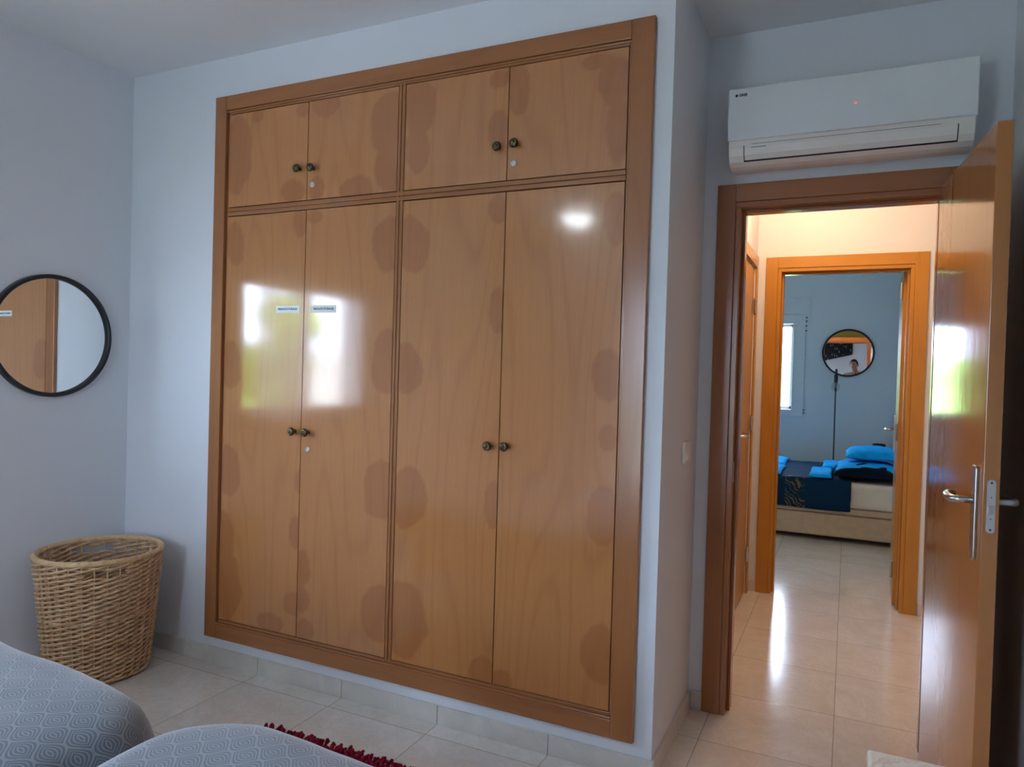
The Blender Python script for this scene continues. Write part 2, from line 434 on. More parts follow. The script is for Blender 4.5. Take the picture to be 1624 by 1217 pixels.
# hall closed door on the left --------------------------------------------------
hd = bpy.data.objects.new('door_2', None); COL.objects.link(hd); hd.location = (HX, HY0, 0); hd['kind'] = 'structure'; ORG[hd.name] = Vector((HX, HY0, 0))
obj('leaf_panel', B(HX - .034, HX - .004, HY0 + .006, HY1 - .006, .008, 2.03), m_hallV, hd, bevel=.002)
obj('handle_plate', prism(nb(), rrect(HY0 + .04, HY0 + .08, .87, 1.125, .012), 'x', HX - .004, HX + .004), m_chrome, hd)
obj('lever_handle', lever(nb(), (HX + .003, HY0 + .06, 1.033), (1, 0, 0), (0, 1, 0)), m_chrome, hd, smooth=True)
for z in (.25, 1.07, 1.80): obj('hinge', tube(nb(), [(HX + .006, HY1 - .004, z - .045), (HX + .006, HY1 - .004, z + .045)], .007, 10), m_chrome, hd)
bm = nb(); cw = .07
box(bm, HX, HX + .012, HY0 - cw, HY0, 0, 2.11); box(bm, HX, HX + .012, HY1, HY1 + .062, 0, 2.11); box(bm, HX, HX + .012, HY0, HY1, 2.04, 2.11)
struct('trim_3', bm, m_hallV, bevel=.002)

# far room leaf, opened into the room -------------------------------------------
fl = leaf('door_3', .279, E_ + .13, -.030, .685, 2.033, None, m_hallV, sgn=1)
obj('handle_plate', prism(nb(), rrect(.603, .645, .872, 1.128, .012), 'x', -.008, 0), m_chrome, fl, bevel=.002)
obj('lever_handle', lever(nb(), (-.006, .624, 1.033), (-1, 0, 0), (0, -1, 0)), m_chrome, fl, smooth=True)
for z in (.22, 1.05, 1.90): obj('hinge', tube(nb(), [(-.008, -.004, z - .05), (-.008, -.004, z + .05)], .007, 10), m_chrome, fl)

# ================================================================== BUILT-IN WARDROBE
wx0, wx1, wzb, wzt = -2.585, -.609, .119, 2.525
wr = thing('built_in_wardrobe', 'built-in wardrobe of varnished beech with eight doors, filling the wall beside the wicker basket', 'wardrobe', ((wx0 + wx1) / 2, W, wzb))
YF = W - .020
obj('upright_casing', B(wx0, wx0 + .066, YF, W - .001, wzb, wzt), m_caseV, wr, bevel=.003)
obj('upright_casing', B(wx1 - .078, wx1, YF, W - .001, wzb, wzt), m_caseV, wr, bevel=.003)
bm = nb(); box(bm, wx0 + .066, wx1 - .078, YF + .001, W - .001, 2.462, wzt)
box(bm, wx0 + .066, wx1 - .078, YF + .004, W - .001, 2.452, 2.460)
obj('top_casing', bm, m_caseH, wr, bevel=.003)
bm = nb(); box(bm, wx0 + .066, wx1 - .078, YF + .001, W - .001, wzb, .182)
box(bm, wx0 + .066, wx1 - .078, YF - .003, W - .001, .184, .192)
obj('bottom_casing', bm, m_caseH, wr, bevel=.0025)
# carcass: inner frame members and box behind
for a, b, q in ((-2.519, -2.506, .004), (-.694, -.687, .012)): obj('inner_upright', B(a, b, W - q, W + .3, .195, 2.45), m_caseV, wr, bevel=.0015)
bm = nb()
box(bm, -1.610, -1.598, W - .014, W + .3, .195, 2.45); box(bm, -1.592, -1.581, W - .014, W + .3, .195, 2.45); box(bm, -1.598, -1.592, W - .010, W + .3, .195, 2.45)
obj('inner_upright', bm, m_caseV, wr, bevel=.0015)
bm = nb()
box(bm, -2.506, -.694, W - .015, W + .3, 2.014, 2.030); box(bm, -2.506, -.694, W - .015, W + .3, 1.995, 2.010); box(bm, -2.506, -.694, W - .010, W + .3, 2.010, 2.014)
obj('rail', bm, m_caseH, wr, bevel=.0015)
for a, b in ((2.443, 2.452), (.192, .203)): obj('rail', B(-2.506, -.694, W - .012, W + .3, a, b), m_caseH, wr, bevel=.0015)
bm = nb(); box(bm, -2.525, -.67, W + .40, W + .42, .17, 2.48); box(bm, -2.527, -2.519, W + .081, W + .41, .17, 2.48); box(bm, -.676, -.668, W + .081, W + .41, .17, 2.48)
box(bm, -2.52, -.67, W + .02, W + .41, .16, .185); box(bm, -2.52, -.67, W + .02, W + .41, 2.465, 2.488)
obj('carcass', bm, m_dark, wr)

ST = dict(
 LA=[(-2.459,1.872,.052,.1),(-2.087,1.948,.04,.066),(-2.465,1.342,.06,.1),(-2.465,.865,.065,.112),(-2.49,.562,.061,.132),(-2.449,.351,.07,.145),(-2.203,.241,.07,.041),(-2.073,.343,.064,.05),(-2.076,.644,.034,.066),(-2.059,.855,.027,.047)],
 LB=[(-1.636,1.831,.079,.106),(-2.013,1.961,.046,.026),(-1.633,1.37,.076,.123),(-1.632,.862,.1,.116),(-1.641,.383,.095,.107),(-2.034,.496,.04,.074),(-2.037,.371,.044,.058),(-2.013,.248,.05,.045)],
 UA=[(-2.456,2.261,.074,.166),(-2.339,2.414,.033,.027),(-2.088,2.411,.037,.031),(-2.138,2.075,.068,.048)],
 UB=[(-1.969,2.414,.071,.046),(-1.66,2.292,.088,.123),(-1.646,2.131,.076,.098),(-1.808,2.058,.077,.056),(-2.007,2.075,.04,.052)],
 UC=[(-1.516,2.344,.071,.108),(-1.523,2.186,.057,.084),(-1.177,2.402,.041,.032),(-1.176,2.215,.041,.08)],
 UD=[(-1.102,2.364,.045,.09),(-.737,2.32,.061,.089),(-.724,2.179,.044,.127),(-.804,2.409,.056,.026)],
 LC=[(-1.537,1.83,.082,.104),(-1.167,1.937,.041,.05),(-1.155,1.569,.036,.082),(-1.548,1.35,.077,.097),(-1.523,.848,.085,.112),(-1.522,.369,.1,.142),(-1.155,.86,.033,.096),(-1.176,.241,.062,.056)],
 LD=[(-.736,1.345,.059,.085),(-.729,1.126,.033,.047),(-.738,.857,.059,.101),(-.73,.392,.066,.118),(-1.099,.232,.04,.037),(-.722,1.863,.048,.095)])
def wdoor(key, x0, x1, z0, z1, parent):
    yf = W - .012; bm = nb(); lay = bm.verts.layers.float.new('stain')
    nx = max(2, int((x1 - x0) / .009)); nz = max(2, int((z1 - z0) / .009)); g = []
    for j in range(nz + 1):
        row = []
        for i in range(nx + 1):
            x = x0 + (x1 - x0) * i / nx; z = z0 + (z1 - z0) * j / nz
            v = bm.verts.new((x, yf, z)); s = 0
            wob = noise.noise(Vector((x * 9, z * 9, 3))) * .26 + noise.noise(Vector((x * 30, z * 30, 1))) * .07
            for (cx, cz, a, b) in ST[key]:
                d = math.hypot((x - cx) / a, (z - cz) / b) + wob
                s = max(s, min(1, max(0, (1.06 - d) / .10)))
            v[lay] = s; row.append(v)
        g.append(row)
    for j in range(nz):
        for i in range(nx): bm.faces.new((g[j][i], g[j][i + 1], g[j + 1][i + 1], g[j + 1][i]))
    # sides and back
    ring = [g[0][i] for i in range(nx + 1)] + [g[j][nx] for j in range(1, nz + 1)] + [g[nz][i] for i in range(nx - 1, -1, -1)] + [g[j][0] for j in range(nz - 1, 0, -1)]
    back = [bm.verts.new((v.co.x, W + .006, v.co.z)) for v in ring]
    n = len(ring)
    for i in range(n): bm.faces.new((ring[i], ring[(i + 1) % n], back[(i + 1) % n], back[i]))
    bm.faces.new(back[::-1])
    return obj('wardrobe_door', bm, m_door, parent)
GP = .0016
doors = {}
for key, x0, x1, z0, z1 in (('LA', -2.505, -2.059, .206, 1.992), ('LB', -2.059, -1.611, .206, 1.992), ('LC', -1.580, -1.137, .206, 1.992), ('LD', -1.137, -.695, .206, 1.992),
                            ('UA', -2.505, -2.059, 2.033, 2.440), ('UB', -2.059, -1.611, 2.033, 2.440), ('UC', -1.580, -1.137, 2.033, 2.440), ('UD', -1.137, -.695, 2.033, 2.440)):
    doors[key] = wdoor(key, x0 + GP, x1 - GP * 1.4, z0 + .001, z1 - .001, wr)
ORG_W = ORG[wr.name]
def knob(x, z, p):
    prof = [(.0085, 0), (.0085, .003), (.0050, .006), (.0050, .013), (.0110, .016), (.0165, .020), (.0172, .024), (.0150, .029), (.0115, .0315), (.0095, .0300), (.0060, .0325), (.0035, .0345), (0, .0350)]
    bm = lathe(nb(), prof, (x, W - .012, z), (0, -1, 0), 48, lambda t, r, h: 1 + (.06 * math.cos(2 * PI * t * 12) if .018 < h < .031 else 0))
    return obj('knob', bm, m_bronze, p, smooth=True)
for x, z, k in ((-2.093, 1.069, 'LA'), (-2.022, 1.069, 'LB'), (-1.175, 1.073, 'LC'), (-1.108, 1.075, 'LD'), (-2.100, 2.164, 'UA'), (-2.026, 2.160, 'UB'), (-1.171, 2.154, 'UC'), (-1.103, 2.158, 'UD')):
    knob(x, z, doors[k])
for x, z, k in ((-2.023, .998, 'LB'), (-2.031, 2.095, 'UB'), (-1.111, 2.093, 'UD')):
    lk = obj('lock', lathe(nb(), [(0, 0), (.0115, 0), (.0115, .002), (.0095, .003), (.0080, .002), (0, .002)], (x, W - .012, z), (0, -1, 0), 24), m_chrome, doors[k], smooth=False)
# paper labels in clear tape
MT = Matrix.Translation
for (x0, x1, z0, z1, key, rot, w_) in ((-2.212, -2.083, 1.566, 1.596, 'LA', .012, 'left-hand'), (-2.018, -1.893, 1.565, 1.595, 'LB', -.02, 'right-hand')):
    cx, cz = (x0 + x1) / 2, (z0 + z1) / 2
    rt = thing('paper_label', 'small white printed paper label taped to the %s door of the left wardrobe pair' % ('leftmost' if key == 'LA' else 'second'), 'label', (cx, W - .0135, cz))
    bm = B(x0, x1, W - .0132, W - .0121, z0, z1); obj('paper_strip', bm, m_paper, rt)
    mt = MT((cx, W - .0134, cz)) @ Matrix.Rotation(PI / 2, 4, 'X')
    obj('printed_text', text_bm('PRIVATE STORAGE', .0125, mt, .0002, .0004), m_ink, rt)

# ================================================================== AIR CONDITIONER
ax0, ax1 = -.436, .352
ac = thing('air_conditioner', 'white wall-mounted split air conditioner above the open bedroom door', 'air conditioner', ((ax0 + ax1) / 2, D, 2.108))
yf = D - .20
prof = [(D - .001, 2.168), (D - .001, 2.405), (yf + .014, 2.405), (yf + .012, 2.226), (yf + .014, 2.195), (yf + .022, 2.170), (yf + .036, 2.150), (yf + .058, 2.138), (yf + .085, 2.133), (D - .06, 2.136), (D - .02, 2.150)]
bm = prism(nb(), prof, 'x', ax0 + .004, ax1 - .004); obj('housing', bm, m_achouse, ac, bevel=.004)
bm = B(ax0, ax1, yf, yf + .0135, 2.222, 2.413); obj('front_panel', bm, m_acp, ac, bevel=.005, seg=3)
# slot outline and louver
def acp(z):  # surface y of the lower curve
    pts = [(2.226, yf + .012), (2.195, yf + .014), (2.170, yf + .022), (2.150, yf + .036), (2.138, yf + .058)]
    for (za, ya), (zb, yb) in zip(pts, pts[1:]):
        if zb <= z <= za: return ya + (yb - ya) * (za - z) / (za - zb)
    return yf + .02
lx0, lx1 = -.375, .297
pr = [(acp(z) - .0012, z) for z in (2.203, 2.195, 2.183, 2.170, 2.160, 2.1495)] + [(acp(z) + .010, z) for z in (2.1495, 2.160, 2.170, 2.183, 2.195, 2.203)]
obj('air_slot', prism(nb(), pr, 'x', lx0 - .0035, lx1 + .0035), m_slot, ac)
pr = [(acp(z) - .0035, z) for z in (2.205, 2.195, 2.183, 2.170, 2.160, 2.1540)] + [(acp(z) + .004, z) for z in (2.1540, 2.160, 2.170, 2.183, 2.195, 2.205)]
lv = obj('louver', prism(nb(), pr, 'x', lx0, lx1), m_achouse, ac)
mt = MT((-.384, yf - .0003, 2.3855)) @ Matrix.Rotation(PI / 2, 4, 'X')
bm = text_bm('GREE', .0125, mt, .0002, .0006)
lathe(bm, [(0, 0), (.0052, 0), (.0052, .0006), (0, .0006)], (-.407, yf, 2.3855), (0, -1, 0), 20)
obj('logo', bm, m_ink, ac)
obj('indicator_light', lathe(nb(), [(0, 0), (.0045, 0), (.0045, .0005), (0, .0005)], (-.009, yf, 2.307), (0, -1, 0), 16), emis('red_led', (1.0, .25, .2), .6), ac)
obj('fine_print', B(-.352, -.300, acp(2.194) - .0042, acp(2.194) - .0034, 2.1925, 2.1955), m_grey, lv)
obj('seam', B(-.352, .25, acp(2.2055) - .0012, acp(2.2055), 2.2068, 2.2078), m_slot, ac)

# ================================================================== SWITCH
m_switch = plain('bright_white_plastic', (.88, .88, .87), .25, 0, .01, 10)
sw = thing('light_switch', 'white light switch on the narrow return wall right of the wardrobe', 'light switch', (XR, 2.692, 1.062))
obj('switch_plate', prism(nb(), rrect(2.650, 2.734, 1.020, 1.104, .008), 'x', XR, XR + .012), m_switch, sw, bevel=.003)
obj('rocker', prism(nb(), [(XR + .008, 1.036), (XR + .021, 1.036), (XR + .0155, 1.062), (XR + .012, 1.088), (XR + .008, 1.088)], 'y', 2.666, 2.718), m_switch, sw, bevel=.002)

# ================================================================== ROUND MIRRORS
def mirror(label, c, axis, r):
    root = thing('round_mirror', label, 'mirror', c)
    prof = [(r - .021, .0), (r, .0), (r, .022), (r - .004, .026), (r - .014, .026), (r - .018, .022), (r - .019, .008)]
    bm = lathe(nb(), prof + [prof[0]], c, axis, 96); obj('frame', bm, m_black, root, smooth=False)
    bm = lathe(nb(), [(0, .003), (r - .0185, .003), (r - .0185, .010), (0, .010)], c, axis, 96); obj('mirror_glass', bm, m_mirror, root)
    return root
mirror('black-framed round mirror on the left wall above the wicker basket', (XL + .001, 1.957, 1.443), (1, 0, 0), .266)
mirror('black-framed round mirror on the blue wall of the far bedroom', (-.013, F_ - .001, 1.648), (0, -1, 0), .25)

# ================================================================== WICKER BASKET
def wicker_mat(name, a, b):
    m, nt, bs = newmat(name); v = objco(nt)
    L(nt, ramp(nt, noi(nt, v, 34, 4, .7), [(.3, a), (.7, b)]), bs.inputs['Base Color'])
    bs.inputs['Roughness'].default_value = .42; bs.inputs['Specular IOR Level'].default_value = .5
    return m
m_wick = wicker_mat('willow', (.42, .23, .10), (.74, .50, .29))
m_wickL = wicker_mat('willow_rim', (.52, .32, .15), (.78, .55, .31))
bx, by = -2.893, 2.022
bk = thing('wicker_basket', 'tall round open wicker laundry basket in the corner left of the wardrobe', 'basket', (bx - .012, by + .012, 0))
NS = 32; ZR = .520
def bc(z): k = 1 - z / .535; return bx - .015 * k, by + .014 * k
def br(z): return .188 + (.238 - .188) * min(1, z / .50) ** .85
def bpt(th, z, dr=0): cx, cy = bc(z); r = br(z) + dr; return (cx + r * math.cos(th), cy + r * math.sin(th), z)
def in_hole(th, z):
    if not (.462 < z < .496): return False
    for c in (-.52, -.52 + PI):
        d = (th - c + PI) % (2 * PI) - PI
        if abs(d) < .30: return True
    return False
bm = nb(); z = .018; row = 0
while z < ZR - .006:
    band = 0
    pts = []; seg = []; K = NS * 4
    amp = .0060
    for i in range(K + 1):
        th = 2 * PI * i / K
        ph = math.cos(th * NS / 2 + row * PI)
        zz = z + .0045 * math.sin(th * NS / 2 + row * PI) + .0012 * math.sin(3 * th + row)
        if in_hole(th, z):
            if len(seg) > 2: tube(bm, seg, rw, 5)
            seg = []
        else: seg.append(bpt(th, zz, amp * ph))
        rw = .0056
    if len(seg) > 2: tube(bm, seg, rw, 5)
    z += .0100; row += 1
obj('woven_side', bm, m_wick, bk, smooth=True)
bm = nb()
for i in range(NS):
    th = 2 * PI * (i + .5) / NS
    tube(bm, [bpt(th + .0, z, 0) for z in (.004, .1, .2, .3, .4, .46, .50, ZR)], .0030, 6)
obj('stake', bm, m_wickL, bk, smooth=True)
bm = nb()
for b_ in range(7):
    pts = []
    for i in range(200):
        th = 2 * PI * i / 200; tw = th * 9 + b_ * 2 * PI / 7
        x, y, z_ = bpt(th, ZR + .004); cx, cy = bc(ZR); n = Vector((x - cx, y - cy, 0)).normalized()
        pts.append(Vector((x, y, z_)) + n * .0085 * math.cos(tw) + Vector((0, 0, .0065 * math.sin(tw))))
    tube(bm, pts, .0046, 6, closed=True)
obj('rim', bm, m_wickL, bk, smooth=True)
for zz, dr in ((.016, .008), (.275, .005)):
    bm = nb()
    for b_ in range(2):
        tube(bm, [Vector(bpt(2 * PI * i / 160, zz + .004 * math.sin(2 * PI * i / 160 * 20 + b_ * PI), dr + .003 * math.cos(2 * PI * i / 160 * 20 + b_ * PI))) for i in range(160)], .0042, 5, closed=True)
    obj('twisted_band', bm, m_wick, bk, smooth=True)
bm = nb(); cx, cy = bc(0)
for k in range(11):
    r = .015 + k * .0165
    tube(bm, [(cx + r * math.cos(t * PI / 24), cy + r * math.sin(t * PI / 24), .010 + .004 * math.cos(t * PI / 24 * 10 + k * PI)) for t in range(48)], .0085, 5, closed=True)
obj('basket_base', bm, m_wick, bk, smooth=True)

# ================================================================== BEDS
def duvet_mat(name, base, line, sx=.042, sy=.034):
    m, nt, b = newmat(name)
    uv = nt.nodes.new('ShaderNodeUVMap'); sp = nt.nodes.new('ShaderNodeSeparateXYZ'); L(nt, uv.outputs[0], sp.inputs[0])
    # ogee lattice: eye-shaped cells with concentric lines, tips along x
    u0 = M(nt, 'DIVIDE', sp.outputs[1], sy); u = M(nt, 'ABSOLUTE', M(nt, 'SUBTRACT', M(nt, 'MULTIPLY', M(nt, 'FRACT', M(nt, 'MULTIPLY_ADD', u0, .5, 20.5)), 2.0), 1.0))
    w = M(nt, 'MULTIPLY_ADD', M(nt, 'COSINE', M(nt, 'MULTIPLY', sp.outputs[0], PI / sx)), .5, .5)
    q = M(nt, 'ABSOLUTE', M(nt, 'SUBTRACT', w, u))
    rings = M(nt, 'FRACT', M(nt, 'MULTIPLY_ADD', q, 3.7, .32))
    ln = M(nt, 'SUBTRACT', 1.0, M(nt, 'MULTIPLY', M(nt, 'ABSOLUTE', M(nt, 'SUBTRACT', rings, .5)), 5.0), clamp=True)
    weave = noi(nt, uv.outputs[0], 900, 2)
    c = mixc(nt, M(nt, 'MULTIPLY', ln, .8), base, line)
    c = mixc(nt, M(nt, 'MULTIPLY', weave, .25), c, tuple(x * .6 for x in base))
    L(nt, c, b.inputs['Base Color'])
    b.inputs['Roughness'].default_value = .5; b.inputs['Sheen Weight'].default_value = .6; b.inputs['Specular IOR Level'].default_value = .5
    bump(nt, b, weave, .1, .001)
    return m
m_duvet = duvet_mat('patterned_duvet', (.085, .110, .135), (.36, .42, .47))
def cover_bm(x0, x1, y0, y1, zt, r, drop, rc=.10, seed=0, crown=.03, wrinkle=.008, tr=None):
    """a cover lying over a rounded rectangle: rings shrink to the middle on top, and fall down outside"""
    bm = nb(); uvl = bm.loops.layers.uv.new('UVMap')
    cx, cy = (x0 + x1) / 2, (y0 + y1) / 2; per = []
    out = rrect(x0, x1, y0, y1, rc, 10)
    # resample
    P = [Vector((a, b)) for a, b in out]; n0 = len(P); Ls = [0]
    for i in range(n0): Ls.append(Ls[-1] + (P[(i + 1) % n0] - P[i]).length)
    tot = Ls[-1]; n = int(tot / .022)
    k = 0
    for i in range(n):
        s = tot * i / n
        while Ls[k + 1] < s: k += 1
        t = (s - Ls[k]) / max(1e-9, Ls[k + 1] - Ls[k]); per.append(P[k].lerp(P[(k + 1) % n0], t))
    nor = []
    for i in range(n):
        d = per[(i + 1) % n] - per[i - 1]; nor.append(Vector((d.y, -d.x)).normalized())
    rings = []
    def ring(f, off, z, arc):
        rg = []
        for i, p in enumerate(per):
            q = Vector((cx, cy)).lerp(p, f) + nor[i] * off
            w = noise.noise(Vector((q.x * 3.1 + seed, q.y * 3.1, z * 2))) * wrinkle * 1.6 + noise.noise(Vector((q.x * 9 + seed, q.y * 9, z * 6))) * wrinkle * .5
            fold = noise.noise(Vector((per[i].x * 5.5 + seed, per[i].y * 5.5, 7))) * .014 * min(1, arc / .25)
            q2 = q + nor[i] * (fold + w * (1 if arc > 0 else 0))
            zz = z + (w if arc < .1 else 0) + crown * (1 - f ** 2)
            v = bm.verts.new((q2.x, q2.y, zz)); rg.append((v, (Vector((cx, cy)).lerp(p, f) + nor[i] * arc)))
        rings.append(rg)
    for f in [i / 26 for i in range(1, 26)]: ring(f, 0, zt, 0)
    ring(1, 0, zt, 0)
    for j in range(1, 9):
        a = PI / 2 * j / 8; ring(1, r * math.sin(a), zt - r * (1 - math.cos(a)), r * a)
    nd = int(drop / .025)
    for j in range(1, nd + 1):
        d = drop * j / nd; ring(1, r + .006 * d / drop, zt - r - d, r * PI / 2 + d)
    c0 = bm.verts.new((cx, cy, zt + crown))
    def face(vs):
        f = bm.faces.new([a for a, _ in vs])
        for lp, (_, q) in zip(f.loops, vs): lp[uvl].uv = (q.x, q.y)
    for a, b in zip(rings, rings[1:]):
        for i in range(n): face([a[i], a[(i + 1) % n], b[(i + 1) % n], b[i]])
    for i in range(n): face([(c0, Vector((cx, cy))), rings[0][i], rings[0][(i + 1) % n]])
    return bm
m_matt = plain('mattress_fabric', (.62, .60, .56), .8)
m_bedleg = plain('bed_leg_metal', (.05, .05, .05), .4, .6)
for (x0, x1, yfoot, zt, r, lab, sd_) in ((-2.38, -1.442, 1.175, .550, .11, 'single bed nearest the window wall under a grey-blue patterned duvet, left of the other bed', 1),
                           (-1.345, -.42, 1.175, .538, .085, 'single bed in front of the wardrobe under a grey-blue patterned duvet, beside the red rug', 5)):
    bd = thing('single_bed', lab, 'bed', ((x0 + x1) / 2, .2, 0))
    obj('bed_base', B(x0 + .06, x1 - .10, -.78, yfoot - .07, .14, .30), m_matt, bd, bevel=.02)
    obj('mattress', B(x0 + .04, x1 - .14, -.79, yfoot - .06, .30, .44), m_matt, bd, bevel=.04, seg=4)
    for lx in (x0 + .08, x1 - .08):
        for ly in (-.70, yfoot - .13): obj('leg', tube(nb(), [(lx, ly, 0), (lx, ly, .15)], .02, 12), m_bedleg, bd)
    bm = cover_bm(x0 - .035 + r, x1 + .035 - r, -.40, yfoot + .07 - r, zt, r, .06 if sd_ == 1 else .07, .11, sd_, .030 if sd_ == 1 else .004, .010 if sd_ == 1 else .006)
    if sd_ == 1:
        for v in bm.verts: t_ = (v.co.x - x0) / (x1 - x0); v.co.z += .045 - .085 * t_ - .025 * max(0, (t_ - .6) / .4) ** 2 if v.co.z > .3 else 0
    obj('duvet', bm, m_duvet, bd, smooth=True)
    bm = cover_bm(x0 + .15, x1 - .15, -.74, -.42, .555, .05, .01, .06, sd_ + 9, .05, .006)
    obj('pillow', bm, m_matt, bd, smooth=True)

# ================================================================== RED SHAG RUG
rg = thing('shaggy_rug', 'dark red shaggy rug on the tiles between the beds and the wardrobe', 'rug', (-1.3, 1.70, 0))
RX0, RX1, RY0, RY1 = -1.885, -.70, 1.42, 1.985
m_rugb = plain('rug_backing', (.10, .008, .015), .95)
def rug_mat():
    m, nt, b = newmat('chenille_pile')
    L(nt, ramp(nt, noi(nt, objco(nt), 130, 2), [(.3, (.12, .002, .012)), (.7, (.30, .004, .032))]), b.inputs['Base Color'])
    b.inputs['Roughness'].default_value = .75; b.inputs['Specular IOR Level'].default_value = .15; return m
obj('backing', B(RX0, RX1, RY0, RY1, .001, .010), m_rugb, rg)
bm = nb()
yy = RY0
while yy < RY1:
    xx = RX0
    while xx < RX1:
        x = xx + random.uniform(-.006, .006); y = yy + random.uniform(-.006, .006)
        edge_x = (-1 if x < RX0 + .02 else (1 if x > RX1 - .02 else 0)); edge_y = (1 if y > RY1 - .02 else (-1 if y < RY0 + .02 else 0))
        d = Vector((random.gauss(0, .5) + edge_x * .9, random.gauss(0, .5) + edge_y * .9, 1)).normalized()
        l = random.uniform(.016, .026); p = Vector((x, y, .008)); m1 = p + d * l * .55; e = p + d * l + Vector((d.x, d.y, -.4)) * .008
        tube(bm, [p, m1, e, e + d * .002], [.0045, .0064, .0058, .0026], 5)
        xx += .0135
    yy += .0125
pile = obj('pile', bm, rug_mat(), rg, smooth=True); pile['kind'] = 'stuff'

# ================================================================== WHITE DRESSER beside the camera
def marble_mat():
    m, nt, b = newmat('pale_marble_top')
    g = noi(nt, objco(nt), 7, 6, .6, 2)
    L(nt, ramp(nt, g, [(.35, (.62, .60, .54)), (.5, (.70, .69, .63)), (.56, (.58, .52, .46)), (.62, (.70, .69, .64))]), b.inputs['Base Color'])
    b.inputs['Roughness'].default_value = .22; return m
dr = thing('low_cabinet', 'white cabinet with a pale marble top, its corner showing in front of the open door', 'cabinet', (.25, .9, 0))
m_dres = plain('white_lacquer', (.68, .70, .70), .3)
obj('cabinet_top', B(.047, .44, .33, 1.292, .725, .75), marble_mat(), dr, bevel=.006, seg=3)
obj('cabinet_body', B(.065, .44, .35, 1.27, .06, .725), m_dres, dr, bevel=.004)
for k in range(3):
    for j in range(2):
        y0 = .37 + j * .445; z0 = .09 + k * .208
        dw = obj('drawer', B(.052, .066, y0, y0 + .435, z0, z0 + .198), m_dres, dr, bevel=.003)
        obj('drawer_knob', lathe(nb(), [(.006, 0), (.006, .012), (.013, .016), (.013, .024), (0, .027)], (.052, y0 + .2175, z0 + .1), (-1, 0, 0), 16), m_chrome, dw, smooth=True)
for lx in (.09, .415):
    for ly in (.38, 1.24): obj('leg', tube(nb(), [(lx, ly, 0), (lx, ly, .07)], .018, 12), m_dres, dr)

# ================================================================== WINDOWS (structure)
m_alu = plain('white_aluminium', (.66, .68, .70), .35, 0, .02)
m_winblue = plain('painted_window_frame', (.72, .74, .76), .4, 0, .03)
# window_1: left wall, two sliding sashes
bm = nb(); y0, y1, z0, z1 = .39, 1.60, 1.02, 1.88; xf_ = XL - .05
for a in (y0, y1 - .03): box(bm, xf_ - .04, xf_ + .04, a, a + .03, z0, z1)
for a in (z0, z1 - .03): box(bm, xf_ - .04, xf_ + .04, y0 + .03, y1 - .03, a, a + .03)
w1 = struct('window_1', bm, m_alu, bevel=.003)
for (a, b, xo) in ((y0 + .03, 1.05, .008), (1.01, y1 - .03, -.022)):
    bm = nb()
    for q in (a, b - .035): box(bm, xf_ + xo, xf_ + xo + .02, q, q + .035, z0 + .03, z1 - .03)
    for q in (z0 + .03, z1 - .065): box(bm, xf_ + xo, xf_ + xo + .02, a + .035, b - .035, q, q + .035)
    s = obj('window_sash', bm, m_alu, w1)
    obj('window_pane', B(xf_ + xo + .008, xf_ + xo + .012, a + .03, b - .03, z0 + .06, z1 - .06), m_glass, s)
# window_2: far bedroom
wx0, wx1, wz0, wz1 = -1.71, -.551, 1.03, 1.955
bm = nb(); yo = F_ - .018
box(bm, wx0 - .12, wx0, yo, F_, wz0 - .07, wz1 + .095); box(bm, wx1, wx1 + .12, yo, F_, wz0 - .07, wz1 + .095)
box(bm, wx0, wx1, yo, F_, wz0 - .07, wz0); box(bm, wx0, wx1, yo, F_, wz1, wz1 + .095)
w2 = struct('window_2', bm, m_winblue, bevel=.002)
bm = nb()
for a in (wx0, wx1 - .028, (wx0 + wx1) / 2 - .02): box(bm, a, a + (.028 if a != (wx0 + wx1) / 2 - .02 else .04), F_ + .10, F_ + .14, wz0, wz1)
for a in (wz0, wz1 - .028): box(bm, wx0, wx1, F_ + .10, F_ + .14, a, a + .028)
s = obj('window_sash', bm, m_alu, w2)
obj('window_pane', B(wx0 + .02, wx1 - .02, F_ + .118, F_ + .122, wz0 + .02, wz1 - .02), m_glass, s)
for zz in (1.00, 1.03, 1.88, 1.93, 1.98, 2.02): obj('hinge_pin', B(wx1 + .117, wx1 + .135, yo - .006, yo + .006, zz - .005, zz + .005), m_black, w2)
obj('shutter_box', B(wx0 - .14, wx1 + .16, F_ - .012, F_ + .001, wz1 + .10, wz1 + .28), m_winblue, w2, bevel=.002)
# unseen glazed opening added behind the camera for fill light
bm = nb()
for a in (bx0, bx1 - .05): box(bm, a, a + .05, YB - .16, YB - .10, 0, bz1)
box(bm, bx0 + .05, bx1 - .05, YB - .16, YB - .10, bz1 - .05, bz1); box(bm, bx0 + .05, bx1 - .05, YB - .16, YB - .10, 0, .05)
w3 = struct('fill_opening_back', bm, m_alu, bevel=.003)
obj('window_pane', B(bx0 + .045, bx1 - .045, YB - .134, YB - .130, .045, bz1 - .045), m_glass, w3)
